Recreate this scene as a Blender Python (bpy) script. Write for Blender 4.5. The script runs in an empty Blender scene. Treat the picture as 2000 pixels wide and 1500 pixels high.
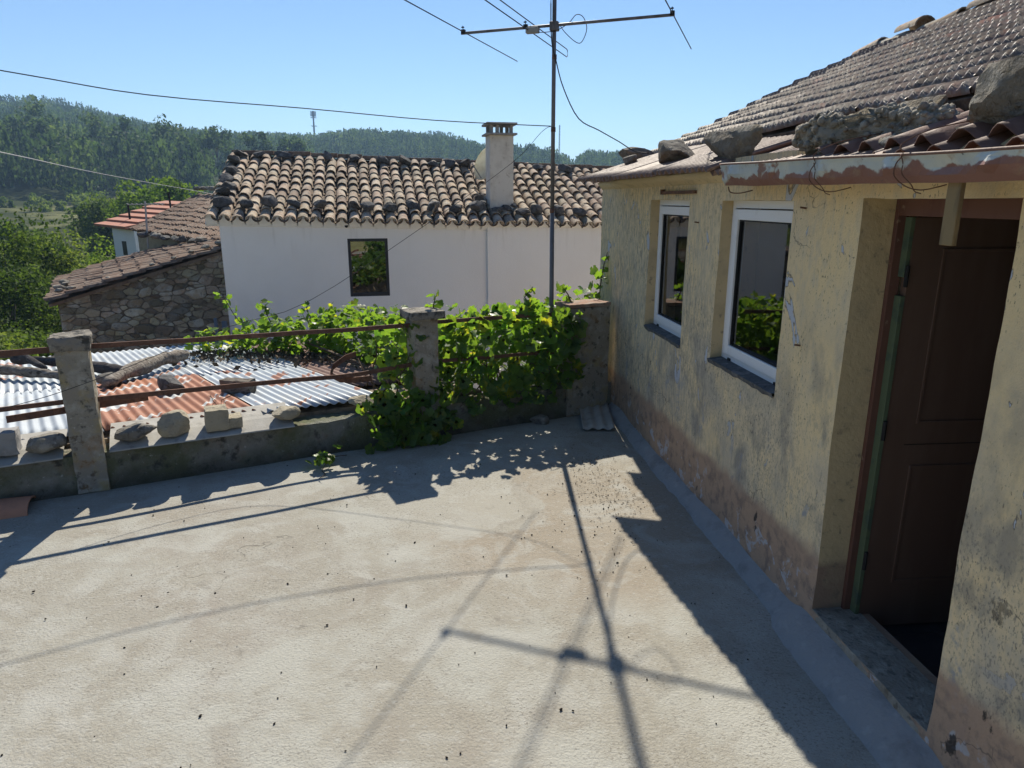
import bpy, bmesh, math, random
import numpy as np
from mathutils import Vector, Matrix, noise

# ------------------------------------------------------------------ camera, sky, sun, exposure
scene = bpy.context.scene
EYE = 2.1
PITCH = math.atan(360 / 1350.0)
cam_data = bpy.data.cameras.new("camera")
cam_data.sensor_width = 36.0
cam_data.lens = 1350 / 2000 * 36.0
cam_data.clip_start = 0.05
cam_data.clip_end = 20000
cam = bpy.data.objects.new("camera", cam_data)
scene.collection.objects.link(cam)
cam.location = (0, 0, EYE)
cam.rotation_euler = (math.pi / 2 - PITCH, 0, 0)
scene.camera = cam

SUN_EL = math.radians(42.3)
SUN_AZ = math.atan2(-0.0286, 1.0)          # from +Y towards +X
TO_SUN = Vector((math.sin(SUN_AZ) * math.cos(SUN_EL), math.cos(SUN_AZ) * math.cos(SUN_EL), math.sin(SUN_EL)))

world = bpy.data.worlds.new("World")
scene.world = world
world.use_nodes = True
wn = world.node_tree
sky = wn.nodes.new("ShaderNodeTexSky")
sky.sky_type = 'NISHITA'
sky.sun_disc = False
sky.sun_elevation = SUN_EL
sky.sun_rotation = SUN_AZ
sky.altitude = 300
sky.air_density = 1.0
sky.dust_density = 0.0
sky.ozone_density = 5.0
wn.links.new(sky.outputs[0], wn.nodes["Background"].inputs[0])
wn.nodes["Background"].inputs[1].default_value = 0.077

sun_data = bpy.data.lights.new("sun", 'SUN')
sun_data.energy = 4.8
sun_data.angle = math.radians(0.55)
sun_data.color = (1.0, 0.925, 0.79)
sun = bpy.data.objects.new("sun", sun_data)
scene.collection.objects.link(sun)
sun.rotation_euler = TO_SUN.to_track_quat('Z', 'Y').to_euler()

scene.view_settings.view_transform = 'Standard'
scene.view_settings.look = 'None'
scene.view_settings.gamma = 1.0
scene.view_settings.exposure = 0.68
scene.render.engine = 'CYCLES'
scene.cycles.max_bounces = 8
scene.cycles.transparent_max_bounces = 8
scene.cycles.volume_bounces = 0
scene.cycles.use_denoising = True

rng = random.Random(11)
nrg = np.random.default_rng(5)

# ------------------------------------------------------------------ helpers
def link(o):
    scene.collection.objects.link(o)
    return o

def tag(o, label=None, cat=None, group=None, kind=None):
    if label: o["label"] = label
    if cat: o["category"] = cat
    if group: o["group"] = group
    if kind: o["kind"] = kind
    return o

def attach(o, parent):
    if parent is not None:
        o.parent = parent
        if parent.parent is None:
            o.matrix_parent_inverse = Matrix.Translation(-Vector(parent.location))
    return o

def empty(name, loc, label, cat, group=None):
    o = bpy.data.objects.new(name, None)
    o.empty_display_size = 0.2
    o.location = loc
    link(o)
    return tag(o, label, cat, group)

def obj(name, mesh, parent=None, M=None):
    o = bpy.data.objects.new(name, mesh)
    link(o)
    if M is not None:
        o.matrix_basis = M
    return attach(o, parent)

def fast_mesh(name, v, f, mat=None, smooth=False, tone=None):
    if isinstance(f, list) and len({len(q) for q in f}) > 1:
        f = [(q[0], q[k], q[k + 1]) for q in f for k in range(1, len(q) - 1)]
    v = np.asarray(v, dtype=np.float32); f = np.asarray(f, dtype=np.int32)
    me = bpy.data.meshes.new(name)
    me.vertices.add(len(v)); me.vertices.foreach_set("co", v.ravel())
    k = f.shape[1]
    me.loops.add(f.size); me.loops.foreach_set("vertex_index", f.ravel())
    me.polygons.add(len(f))
    me.polygons.foreach_set("loop_start", np.arange(len(f), dtype=np.int32) * k)
    if tone is not None:
        a = me.attributes.new("tone", 'FLOAT', 'POINT')
        a.data.foreach_set("value", np.asarray(tone, dtype=np.float32))
    if mat: me.materials.append(mat)
    me.update(calc_edges=True)
    me.validate()
    if smooth:
        me.polygons.foreach_set("use_smooth", np.ones(len(f), dtype=bool))
    return me

class MB:
    def __init__(self):
        self.v = []; self.f = []
    def add(self, vs, fs):
        b = len(self.v)
        self.v += [tuple(p) for p in vs]
        self.f += [tuple(i + b for i in q) for q in fs]
        return self
    def quad(self, a, b, c, d):
        return self.add([a, b, c, d], [(0, 1, 2, 3)])
    def box(self, c, s, M=None):
        c = Vector(c); h = Vector(s) * 0.5
        vs = [Vector((x, y, z)) for x in (-h.x, h.x) for y in (-h.y, h.y) for z in (-h.z, h.z)]
        if M is not None: vs = [M @ p for p in vs]
        vs = [p + c for p in vs]
        return self.add(vs, [(0, 1, 3, 2), (4, 6, 7, 5), (0, 4, 5, 1), (2, 3, 7, 6), (0, 2, 6, 4), (1, 5, 7, 3)])
    def hexa(self, p):           # 8 corners: bottom loop 0-3, top loop 4-7
        return self.add(p, [(3, 2, 1, 0), (4, 5, 6, 7), (0, 1, 5, 4), (1, 2, 6, 5), (2, 3, 7, 6), (3, 0, 4, 7)])
    def tube(self, pts, r, n=6, caps=True):
        pts = [Vector(p) for p in pts]
        rs = r if isinstance(r, (list, tuple)) else [r] * len(pts)
        rings = []
        up = Vector((0, 0, 1))
        for i, p in enumerate(pts):
            d = (pts[min(i + 1, len(pts) - 1)] - pts[max(i - 1, 0)]).normalized()
            a = d.cross(up)
            if a.length < 1e-3: a = d.cross(Vector((1, 0, 0)))
            a.normalize(); b = d.cross(a)
            rings.append([p + (a * math.cos(t) + b * math.sin(t)) * rs[i] for t in [2 * math.pi * k / n for k in range(n)]])
        vs = [q for rg in rings for q in rg]
        fs = [(i * n + k, i * n + (k + 1) % n, (i + 1) * n + (k + 1) % n, (i + 1) * n + k) for i in range(len(pts) - 1) for k in range(n)]
        if caps:
            fs.append(tuple(range(n - 1, -1, -1)))
            fs.append(tuple((len(pts) - 1) * n + k for k in range(n)))
        return self.add(vs, fs)
    def mesh(self, name, mat=None, smooth=False):
        me = bpy.data.meshes.new(name)
        me.from_pydata(self.v, [], self.f)
        me.update()
        bm = bmesh.new(); bm.from_mesh(me)
        bmesh.ops.recalc_face_normals(bm, faces=bm.faces)
        bm.to_mesh(me); bm.free()
        if mat: me.materials.append(mat)
        if smooth:
            for p in me.polygons: p.use_smooth = True
        return me
    def build(self, name, mat, parent=None, smooth=False, bevel=0.0, kind=None):
        o = obj(name, self.mesh(name, mat, smooth), parent)
        if bevel:
            m = o.modifiers.new("bevel", 'BEVEL'); m.width = bevel; m.segments = 2; m.limit_method = 'ANGLE'
        if kind: o["kind"] = kind
        return o

def nz(p, s=1.0):
    return noise.noise(Vector(p) * s)

# ------------------------------------------------------------------ materials (procedural, world-space position)
def sock(nt, kind):
    return nt.nodes.new("ShaderNode" + kind)

def mask_node(nt, pos, spec):
    kind = spec[0]
    if kind == 'd':          # patch round a centre with a ragged edge
        _, cx, cy, r0, r1, sc, amp = spec
        n = sock(nt, "TexNoise"); n.inputs["Scale"].default_value = sc; n.inputs["Detail"].default_value = 7
        nt.links.new(pos, n.inputs["Vector"])
        m = sock(nt, "Math"); m.operation = 'MULTIPLY_ADD'
        nt.links.new(n.outputs[0], m.inputs[0]); m.inputs[1].default_value = amp * 2; m.inputs[2].default_value = -amp
        vd = sock(nt, "VectorMath"); vd.operation = 'DISTANCE'; nt.links.new(pos, vd.inputs[0]); vd.inputs[1].default_value = (cx, cy, 0)
        a = sock(nt, "Math"); a.operation = 'ADD'
        nt.links.new(vd.outputs["Value"], a.inputs[0]); nt.links.new(m.outputs[0], a.inputs[1])
        src, lo, hi = a.outputs[0], r0, r1
    elif kind in ('z', 'y'):
        _, z0, z1, sc, amp = spec
        sep = sock(nt, "SeparateXYZ"); nt.links.new(pos, sep.inputs[0])
        n = sock(nt, "TexNoise"); n.inputs["Scale"].default_value = sc; n.inputs["Detail"].default_value = 6
        nt.links.new(pos, n.inputs["Vector"])
        m = sock(nt, "Math"); m.operation = 'MULTIPLY_ADD'
        nt.links.new(n.outputs[0], m.inputs[0]); m.inputs[1].default_value = amp * 2; m.inputs[2].default_value = -amp
        a = sock(nt, "Math"); a.operation = 'ADD'
        nt.links.new(sep.outputs[2 if kind == 'z' else 1], a.inputs[0]); nt.links.new(m.outputs[0], a.inputs[1])
        src, lo, hi = a.outputs[0], z0, z1
    else:
        sc, lo, hi = spec[1:4]
        st = spec[4] if len(spec) > 4 else (1, 1, 1)
        det = spec[5] if len(spec) > 5 else 6
        vm = sock(nt, "VectorMath"); vm.operation = 'MULTIPLY'
        nt.links.new(pos, vm.inputs[0]); vm.inputs[1].default_value = st
        if kind == 'n':
            t = sock(nt, "TexNoise"); t.inputs["Scale"].default_value = sc
            t.inputs["Detail"].default_value = det; t.inputs["Roughness"].default_value = 0.62
            src = t.outputs[0]
        elif kind == 'nd':
            t = sock(nt, "TexNoise"); t.inputs["Scale"].default_value = sc
            t.inputs["Detail"].default_value = det; t.inputs["Distortion"].default_value = 1.2
            src = t.outputs[0]
        elif kind == 'v':
            t = sock(nt, "TexVoronoi"); t.inputs["Scale"].default_value = sc
            src = t.outputs["Distance"]
        elif kind == 'e':
            t = sock(nt, "TexVoronoi"); t.feature = 'DISTANCE_TO_EDGE'; t.inputs["Scale"].default_value = sc
            src = t.outputs["Distance"]
        nt.links.new(vm.outputs[0], t.inputs["Vector"])
        if kind in 'e':      # wobble the cracks
            nn = sock(nt, "TexNoise"); nn.inputs["Scale"].default_value = sc * 2.5; nn.inputs["Detail"].default_value = 5
            nt.links.new(vm.outputs[0], nn.inputs["Vector"])
            mx = sock(nt, "VectorMath"); mx.operation = 'MULTIPLY_ADD'
            nt.links.new(nn.outputs["Color"], mx.inputs[0]); mx.inputs[1].default_value = (0.5 / sc * 2,) * 3
            nt.links.new(vm.outputs[0], mx.inputs[2])
            nt.links.new(mx.outputs[0], t.inputs["Vector"])
    mr = sock(nt, "MapRange"); mr.clamp = True
    nt.links.new(src, mr.inputs[0])
    mr.inputs[1].default_value = lo; mr.inputs[2].default_value = hi
    return mr.outputs[0]

def mat(name, base, layers=(), rough=0.9, spec=0.2, metal=0.0, bump=(), rnd=0.0, hue=0.0, tone=None, transl=None, coat=0):
    m = bpy.data.materials.new(name); m.use_nodes = True
    nt = m.node_tree
    bs = nt.nodes["Principled BSDF"]
    bs.inputs["Roughness"].default_value = rough
    bs.inputs["Specular IOR Level"].default_value = spec
    bs.inputs["Metallic"].default_value = metal
    geo = sock(nt, "NewGeometry"); pos = geo.outputs["Position"]
    rgb = sock(nt, "RGB"); rgb.outputs[0].default_value = (*base, 1)
    col = rgb.outputs[0]
    if tone:
        at = sock(nt, "Attribute"); at.attribute_name = "tone"
        cr = sock(nt, "ValToRGB"); nt.links.new(at.outputs["Fac"], cr.inputs[0])
        while len(cr.color_ramp.elements) < len(tone): cr.color_ramp.elements.new(0.5)
        for i, c in enumerate(tone):
            cr.color_ramp.elements[i].position = i / (len(tone) - 1)
            cr.color_ramp.elements[i].color = (*c, 1)
        col = cr.outputs[0]
    for ly in layers:
        color, amt, masks = ly[0], ly[1], ly[2:]
        f = None
        for sp in masks:
            o = mask_node(nt, pos, sp)
            if f is None: f = o
            else:
                mm = sock(nt, "Math"); mm.operation = 'MULTIPLY'
                nt.links.new(f, mm.inputs[0]); nt.links.new(o, mm.inputs[1]); f = mm.outputs[0]
        sc = sock(nt, "Math"); sc.operation = 'MULTIPLY'
        nt.links.new(f, sc.inputs[0]); sc.inputs[1].default_value = amt
        mx = sock(nt, "Mix"); mx.data_type = 'RGBA'
        nt.links.new(sc.outputs[0], mx.inputs[0]); nt.links.new(col, mx.inputs[6]); mx.inputs[7].default_value = (*color, 1)
        col = mx.outputs[2]
    if rnd or hue:
        oi = sock(nt, "ObjectInfo")
        hs = sock(nt, "HueSaturation")
        mr = sock(nt, "MapRange"); nt.links.new(oi.outputs["Random"], mr.inputs[0])
        mr.inputs[3].default_value = 1 - rnd; mr.inputs[4].default_value = 1 + rnd
        nt.links.new(mr.outputs[0], hs.inputs["Value"])
        if hue:
            m2 = sock(nt, "Math"); m2.operation = 'MULTIPLY'; nt.links.new(oi.outputs["Random"], m2.inputs[0]); m2.inputs[1].default_value = 37.7
            m3 = sock(nt, "Math"); m3.operation = 'FRACT'; nt.links.new(m2.outputs[0], m3.inputs[0])
            mh = sock(nt, "MapRange"); nt.links.new(m3.outputs[0], mh.inputs[0])
            mh.inputs[3].default_value = 0.5 - hue; mh.inputs[4].default_value = 0.5 + hue
            nt.links.new(mh.outputs[0], hs.inputs["Hue"])
        nt.links.new(col, hs.inputs["Color"]); col = hs.outputs[0]
    nt.links.new(col, bs.inputs["Base Color"])
    nrm = None
    for (sc, dist, st) in bump:
        vm = sock(nt, "VectorMath"); vm.operation = 'MULTIPLY'; nt.links.new(pos, vm.inputs[0]); vm.inputs[1].default_value = st if st else (1, 1, 1)
        t = sock(nt, "TexNoise"); t.inputs["Scale"].default_value = sc; t.inputs["Detail"].default_value = 5; t.inputs["Roughness"].default_value = 0.6
        nt.links.new(vm.outputs[0], t.inputs["Vector"])
        b = sock(nt, "Bump"); b.inputs["Strength"].default_value = 1.0; b.inputs["Distance"].default_value = dist
        nt.links.new(t.outputs[0], b.inputs["Height"])
        if nrm: nt.links.new(nrm, b.inputs["Normal"])
        nrm = b.outputs[0]
    if nrm: nt.links.new(nrm, bs.inputs["Normal"])
    if transl:
        tr = sock(nt, "BsdfTranslucent"); 
        mxc = sock(nt, "Mix"); mxc.data_type = 'RGBA'; mxc.blend_type = 'MULTIPLY'; mxc.inputs[0].default_value = 1.0
        nt.links.new(col, mxc.inputs[6]); mxc.inputs[7].default_value = (*transl[1], 1)
        nt.links.new(mxc.outputs[2], tr.inputs[0])
        ms = sock(nt, "MixShader"); ms.inputs[0].default_value = transl[0]
        nt.links.new(bs.outputs[0], ms.inputs[1]); nt.links.new(tr.outputs[0], ms.inputs[2])
        nt.links.new(ms.outputs[0], nt.nodes["Material Output"].inputs[0])
    return m

def glass_mat(name, tint, ior):
    m = bpy.data.materials.new(name); m.use_nodes = True
    nt = m.node_tree; nt.nodes.remove(nt.nodes["Principled BSDF"])
    tr = sock(nt, "BsdfTransparent"); tr.inputs[0].default_value = (*tint, 1)
    gl = sock(nt, "BsdfGlossy"); gl.inputs["Roughness"].default_value = 0.01
    fr = sock(nt, "Fresnel"); fr.inputs[0].default_value = ior
    ms = sock(nt, "MixShader")
    nt.links.new(fr.outputs[0], ms.inputs[0]); nt.links.new(tr.outputs[0], ms.inputs[1]); nt.links.new(gl.outputs[0], ms.inputs[2])
    nt.links.new(ms.outputs[0], nt.nodes["Material Output"].inputs[0])
    return m

M = {}
M['floor'] = mat('terrace_concrete', (0.302, 0.285, 0.242), [
    ((0.365, 0.361, 0.323), 0.95, ('n', 1.3, 0.45, 0.57)),
    ((0.272, 0.242, 0.204), 0.7, ('n', 0.8, 0.52, 0.64, (1, 1, 1), 6)),
    ((0.293, 0.251, 0.196), 0.75, ('d', 0.45, 4.35, 1.25, 0.75, 2.2, 0.6)),
    ((0.340, 0.327, 0.285), 0.9, ('d', -0.30, 4.55, 0.56, 0.53, 1.6, 0.35)),
    ((0.383, 0.378, 0.344), 0.7, ('nd', 3.2, 0.50, 0.66)),
    ((0.255, 0.230, 0.191), 0.5, ('nd', 1.7, 0.56, 0.66)),
    ((0.399, 0.395, 0.365), 0.6, ('n', 26, 0.55, 0.68, (1, 1.6, 1), 6)),
    ((0.416, 0.408, 0.374), 0.3, ('n', 42, 0.57, 0.66, (0.2, 1, 1), 4), ('n', 2.3, 0.48, 0.6)),
    ((0.230, 0.208, 0.178), 0.3, ('n', 46, 0.57, 0.66, (1, 0.2, 1), 4), ('n', 2.0, 0.5, 0.62)),
    ((0.170, 0.157, 0.136), 0.75, ('n', 58, 0.565, 0.63, (1, 1.5, 1), 3), ('n', 1.9, 0.36, 0.58)),
    ((0.459, 0.451, 0.416), 0.5, ('n', 95, 0.58, 0.7)),
    ((0.111, 0.102, 0.089), 0.75, ('n', 105, 0.63, 0.68), ('n', 2.6, 0.40, 0.60)),
    ((0.204, 0.191, 0.166), 0.7, ('n', 5, 0.60, 0.68), ('n', 22, 0.45, 0.6)),
    ((0.111, 0.102, 0.089), 0.7, ('e', 0.33, 0.0035, 0.0), ('n', 0.6, 0.52, 0.56)),
], rough=0.95, spec=0.1, bump=((85, 0.006, None), (28, 0.003, None), (3, 0.006, None)))
M['parapet'] = mat('mossy_render', (0.24, 0.235, 0.21), [
    ((0.33, 0.32, 0.285), 0.8, ('n', 3.0, 0.5, 0.66)),
    ((0.12, 0.13, 0.07), 0.9, ('n', 2.0, 0.42, 0.58)),
    ((0.25, 0.18, 0.125), 0.6, ('n', 4.5, 0.56, 0.68)),
    ((0.46, 0.45, 0.41), 0.7, ('n', 26, 0.64, 0.72)),
    ((0.05, 0.05, 0.045), 0.85, ('n', 12, 0.52, 0.64), ('n', 2.5, 0.38, 0.55)),
    ((0.06, 0.06, 0.05), 0.7, ('z', 0.16, 0.02, 6, 0.12)),
], rough=0.95, spec=0.08, bump=((18, 0.03, None), (70, 0.010, None)))
M['pillar'] = mat('lichen_concrete', (0.29, 0.265, 0.22), [
    ((0.42, 0.40, 0.35), 0.8, ('n', 9, 0.5, 0.64)),
    ((0.36, 0.29, 0.14), 0.75, ('n', 5.5, 0.53, 0.66)),
    ((0.07, 0.07, 0.065), 0.85, ('n', 16, 0.56, 0.66)),
    ((0.30, 0.17, 0.07), 0.6, ('n', 4, 0.57, 0.66)),
    ((0.60, 0.58, 0.52), 0.7, ('n', 40, 0.64, 0.72)),
], rough=0.95, spec=0.08, bump=((22, 0.014, None), (90, 0.006, None)))
M['cap'] = mat('pillar_cap_concrete', (0.24, 0.22, 0.19), [
    ((0.05, 0.05, 0.048), 0.9, ('n', 11, 0.48, 0.6)),
    ((0.42, 0.39, 0.33), 0.7, ('n', 20, 0.56, 0.68)),
], rough=0.95, spec=0.08, bump=((26, 0.02, None),))
M['plaster'] = mat('ochre_plaster', (0.82, 0.635, 0.355), [
    ((0.74, 0.60, 0.385), 0.85, ('n', 1.6, 0.40, 0.58)),
    ((0.52, 0.47, 0.375), 0.4, ('n', 24, 0.48, 0.62, (1, 1, 0.4)), ('n', 1.4, 0.36, 0.56)),
    ((0.45, 0.405, 0.33), 0.75, ('n', 2.4, 0.44, 0.62), ('z', 1.7, 0.9, 1.3, 0.6)),
    ((0.40, 0.365, 0.29), 0.65, ('n', 40, 0.46, 0.60, (1, 1, 0.22)), ('y', 3.4, 5.2, 0.9, 0.8)),
    ((0.24, 0.225, 0.20), 0.65, ('n', 6, 0.50, 0.64, (1, 1, 0.6)), ('z', 1.7, 0.9, 1.5, 0.7)),
    ((0.15, 0.145, 0.14), 0.7, ('n', 70, 0.51, 0.62, (1, 1, 0.25)), ('n', 1.7, 0.38, 0.58), ('y', 3.0, 5.0, 0.9, 1.0)),
    ((0.17, 0.165, 0.155), 0.65, ('n', 90, 0.53, 0.62, (1, 1, 0.6)), ('n', 1.9, 0.40, 0.58), ('z', 1.6, 0.9, 1.2, 0.6)),
    ((0.055, 0.053, 0.05), 0.85, ('n', 100, 0.60, 0.65, (1, 1, 0.5)), ('n', 2.6, 0.40, 0.58)),
    ((0.045, 0.042, 0.04), 0.8, ('nd', 5.0, 0.642, 0.652, (1, 1, 0.55)), ('z', 0.5, 0.9, 2, 0.3)),
    ((0.52, 0.545, 0.60), 0.95, ('nd', 5.0, 0.652, 0.660, (1, 1, 0.55)), ('z', 0.5, 0.9, 2, 0.3)),
    ((0.30, 0.31, 0.33), 0.8, ('nd', 3.4, 0.59, 0.64, (1, 1, 0.6)), ('n', 30, 0.42, 0.56), ('z', 1.0, 0.6, 2, 0.3)),
    ((0.42, 0.285, 0.20), 0.9, ('z', 0.47, 0.40, 6, 0.07)),
    ((0.22, 0.17, 0.14), 0.75, ('n', 14, 0.48, 0.62), ('z', 0.46, 0.36, 7, 0.08)),
    ((0.46, 0.46, 0.48), 0.9, ('nd', 6, 0.58, 0.605), ('n', 26, 0.40, 0.52), ('z', 0.38, 0.22, 5, 0.2)),
    ((0.04, 0.038, 0.036), 0.9, ('n', 6.5, 0.66, 0.69, (1, 1, 0.7)), ('z', 1.5, 0.6, 2, 0.3)),
    ((0.12, 0.10, 0.085), 0.75, ('e', 0.9, 0.006, 0.0), ('n', 1.3, 0.53, 0.58)),
], rough=0.92, spec=0.1, bump=((28, 0.005, (1, 1, 0.6)), (120, 0.004, None)))
M['reveal'] = mat('ochre_reveal', (0.58, 0.46, 0.275), [
    ((0.30, 0.205, 0.155), 0.9, ('z', 0.42, 0.38, 6, 0.03)),
    ((0.42, 0.34, 0.22), 0.7, ('n', 5, 0.48, 0.66)),
    ((0.18, 0.15, 0.12), 0.7, ('n', 20, 0.6, 0.7)),
], rough=0.92, spec=0.12, bump=((30, 0.006, None),))
M['sill'] = mat('slate_sill', (0.10, 0.105, 0.11), [((0.22, 0.22, 0.22), 0.7, ('n', 14, 0.5, 0.66)), ((0.04, 0.04, 0.04), 0.7, ('n', 30, 0.55, 0.66))], rough=0.9, bump=((30, 0.012, None),))
M['cement'] = mat('grey_cement', (0.30, 0.295, 0.29), [((0.20, 0.195, 0.19), 0.7, ('n', 6, 0.5, 0.66)), ((0.38, 0.37, 0.36), 0.6, ('n', 16, 0.55, 0.7))], rough=0.95, bump=((40, 0.006, None), (8, 0.012, None)))
M['whitewall'] = mat('white_render', (0.88, 0.87, 0.845), [((0.80, 0.785, 0.755), 0.6, ('n', 0.6, 0.42, 0.66)), ((0.62, 0.60, 0.56), 0.4, ('n', 9, 0.54, 0.68, (1, 1, 0.10)), ('z', 1.0, 1.7, 2, 0.3))], rough=0.9, spec=0.15, bump=((60, 0.004, None),))
M['clay'] = mat('weathered_clay_tile', (0.37, 0.265, 0.185), [
    ((0.46, 0.395, 0.30), 0.85, ('n', 6, 0.42, 0.60)),
    ((0.15, 0.13, 0.11), 0.85, ('n', 9, 0.53, 0.63)),
    ((0.40, 0.385, 0.34), 0.75, ('n', 22, 0.54, 0.64)),
    ((0.055, 0.05, 0.046), 0.85, ('n', 30, 0.59, 0.66)),
], rough=0.9, spec=0.15, bump=((40, 0.008, None),), rnd=0.30, hue=0.010)
M['claydark'] = mat('shaded_pan_clay', (0.22, 0.16, 0.115), [((0.08, 0.07, 0.06), 0.8, ('n', 8, 0.45, 0.62)), ((0.30, 0.27, 0.22), 0.6, ('n', 22, 0.58, 0.68))], rough=0.95, bump=((40, 0.006, None),))  # darker copy of the clay; channel shade is put into the colour
M['tile2'] = mat('grey_brown_tile', (0.15, 0.105, 0.08), [
    ((0.20, 0.175, 0.15), 0.8, ('n', 9, 0.46, 0.62)),
    ((0.055, 0.047, 0.042), 0.75, ('n', 16, 0.52, 0.64)),
    ((0.30, 0.285, 0.255), 0.7, ('n', 34, 0.6, 0.68)),
    ((0.30, 0.13, 0.08), 0.6, ('n', 2.3, 0.62, 0.68)),
], rough=0.42, spec=0.5, bump=((60, 0.004, None),), rnd=0.3, hue=0.012)
M['ridge_mortar'] = mat('old_mortar', (0.34, 0.32, 0.27), [((0.15, 0.14, 0.12), 0.8, ('n', 10, 0.5, 0.64)), ((0.48, 0.26, 0.08), 0.6, ('n', 6, 0.62, 0.68))], rough=0.95, bump=((30, 0.02, None),))
M['fartile'] = mat('distant_brown_tile', (0.22, 0.145, 0.105), [
    ((0.30, 0.24, 0.19), 0.8, ('n', 4, 0.46, 0.62, (1, 1, 1))),
    ((0.10, 0.08, 0.07), 0.8, ('n', 6, 0.53, 0.63)),
    ((0.30, 0.26, 0.22), 0.6, ('n', 14, 0.55, 0.65)),
], rough=0.9, spec=0.15)
M['orangetile'] = mat('new_red_tile', (0.42, 0.185, 0.125), [((0.36, 0.20, 0.15), 0.7, ('n', 3, 0.45, 0.6))], rough=0.85)
M['rubble'] = mat('rubble_stone', (0.36, 0.295, 0.215), [
    ((0.46, 0.43, 0.375), 0.85, ('n', 2.6, 0.5, 0.62)),
    ((0.38, 0.27, 0.155), 0.75, ('n', 3.4, 0.53, 0.64)),
    ((0.15, 0.14, 0.13), 0.75, ('n', 12, 0.54, 0.66)),
    ((0.42, 0.40, 0.36), 0.6, ('n', 20, 0.6, 0.7)),
], rough=0.95, spec=0.1, rnd=0.5, hue=0.02, bump=((22, 0.025, None),))
M['rubble_joint'] = mat('earth_mortar', (0.29, 0.235, 0.175), [((0.11, 0.09, 0.07), 0.8, ('n', 6, 0.45, 0.6))], rough=1.0, bump=((25, 0.03, None),))
M['rock'] = mat('grey_field_stone', (0.22, 0.205, 0.18), [
    ((0.34, 0.32, 0.28), 0.85, ('n', 9, 0.5, 0.63)),
    ((0.10, 0.095, 0.09), 0.8, ('n', 14, 0.53, 0.64)),
    ((0.30, 0.24, 0.14), 0.5, ('n', 6, 0.58, 0.68)),
    ((0.48, 0.46, 0.41), 0.7, ('n', 45, 0.62, 0.7)),
], rough=0.95, spec=0.1, rnd=0.2, bump=((35, 0.016, None),))
M['rockdark'] = mat('dark_schist_stone', (0.10, 0.098, 0.098), [
    ((0.18, 0.175, 0.17), 0.8, ('n', 8, 0.52, 0.64)),
    ((0.05, 0.05, 0.052), 0.8, ('n', 12, 0.5, 0.62)),
    ((0.36, 0.34, 0.31), 0.6, ('n', 30, 0.63, 0.7)),
], rough=0.92, spec=0.15, rnd=0.3, bump=((30, 0.016, None),))
M['boulder'] = mat('brown_grey_boulder', (0.23, 0.205, 0.17), [
    ((0.33, 0.31, 0.27), 0.85, ('n', 7, 0.5, 0.63)),
    ((0.12, 0.11, 0.10), 0.8, ('n', 11, 0.53, 0.64)),
    ((0.30, 0.235, 0.14), 0.6, ('n', 5, 0.55, 0.66)),
    ((0.44, 0.42, 0.37), 0.7, ('n', 34, 0.62, 0.7)),
], rough=0.95, spec=0.08, bump=((30, 0.035, None), (90, 0.010, None)))
M['limestone'] = mat('pale_yellow_stone', (0.36, 0.32, 0.24), [((0.25, 0.225, 0.175), 0.8, ('n', 9, 0.48, 0.62)), ((0.14, 0.12, 0.09), 0.7, ('n', 26, 0.6, 0.68)), ((0.52, 0.48, 0.38), 0.6, ('n', 18, 0.58, 0.68))], rough=0.95, bump=((40, 0.012, None),))
M['rubblecrete'] = mat('crumbling_concrete', (0.30, 0.275, 0.23), [((0.40, 0.37, 0.31), 0.8, ('n', 14, 0.5, 0.62)), ((0.13, 0.12, 0.105), 0.8, ('n', 20, 0.54, 0.64)), ((0.20, 0.16, 0.11), 0.6, ('n', 5, 0.55, 0.66))], rough=0.98, spec=0.05, bump=((60, 0.012, None),))
M['zinc'] = mat('galvanised_sheet', (0.33, 0.365, 0.40), [
    ((0.42, 0.455, 0.49), 0.8, ('n', 1.4, 0.44, 0.6)),
    ((0.37, 0.365, 0.33), 0.6, ('n', 3.5, 0.55, 0.68)),
    ((0.28, 0.115, 0.06), 0.95, ('nd', 1.3, 0.66, 0.68, (1.6, 0.6, 1), 5)),
], rough=0.7, spec=0.25, metal=0.05, bump=((30, 0.002, None),))
M['zincrust'] = mat('rusting_sheet', (0.29, 0.12, 0.065), [
    ((0.36, 0.175, 0.10), 0.8, ('n', 6, 0.5, 0.64)),
    ((0.17, 0.07, 0.045), 0.7, ('n', 3, 0.5, 0.64)),
    ((0.48, 0.49, 0.48), 0.95, ('nd', 2.2, 0.585, 0.60, (1.5, 0.8, 1), 6)),
    ((0.48, 0.48, 0.45), 0.9, ('n', 11, 0.67, 0.69, (1.5, 0.8, 1), 4)),
], rough=0.7, spec=0.3, bump=((40, 0.003, None),))
M['browncorr'] = mat('brown_corrugated', (0.21, 0.135, 0.105), [((0.28, 0.195, 0.155), 0.8, ('n', 3, 0.46, 0.62)), ((0.13, 0.08, 0.06), 0.7, ('n', 7, 0.55, 0.66)), ((0.42, 0.34, 0.28), 0.4, ('n', 24, 0.6, 0.7))], rough=0.62, spec=0.35, rnd=0.12, bump=((40, 0.003, None),))
M['redsheet'] = mat('rust_red_sheet', (0.165, 0.092, 0.07), [((0.23, 0.14, 0.108), 0.8, ('n', 5, 0.48, 0.62)), ((0.12, 0.06, 0.045), 0.7, ('n', 9, 0.55, 0.66))], rough=0.65, spec=0.3, bump=((40, 0.003, None),))
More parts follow.
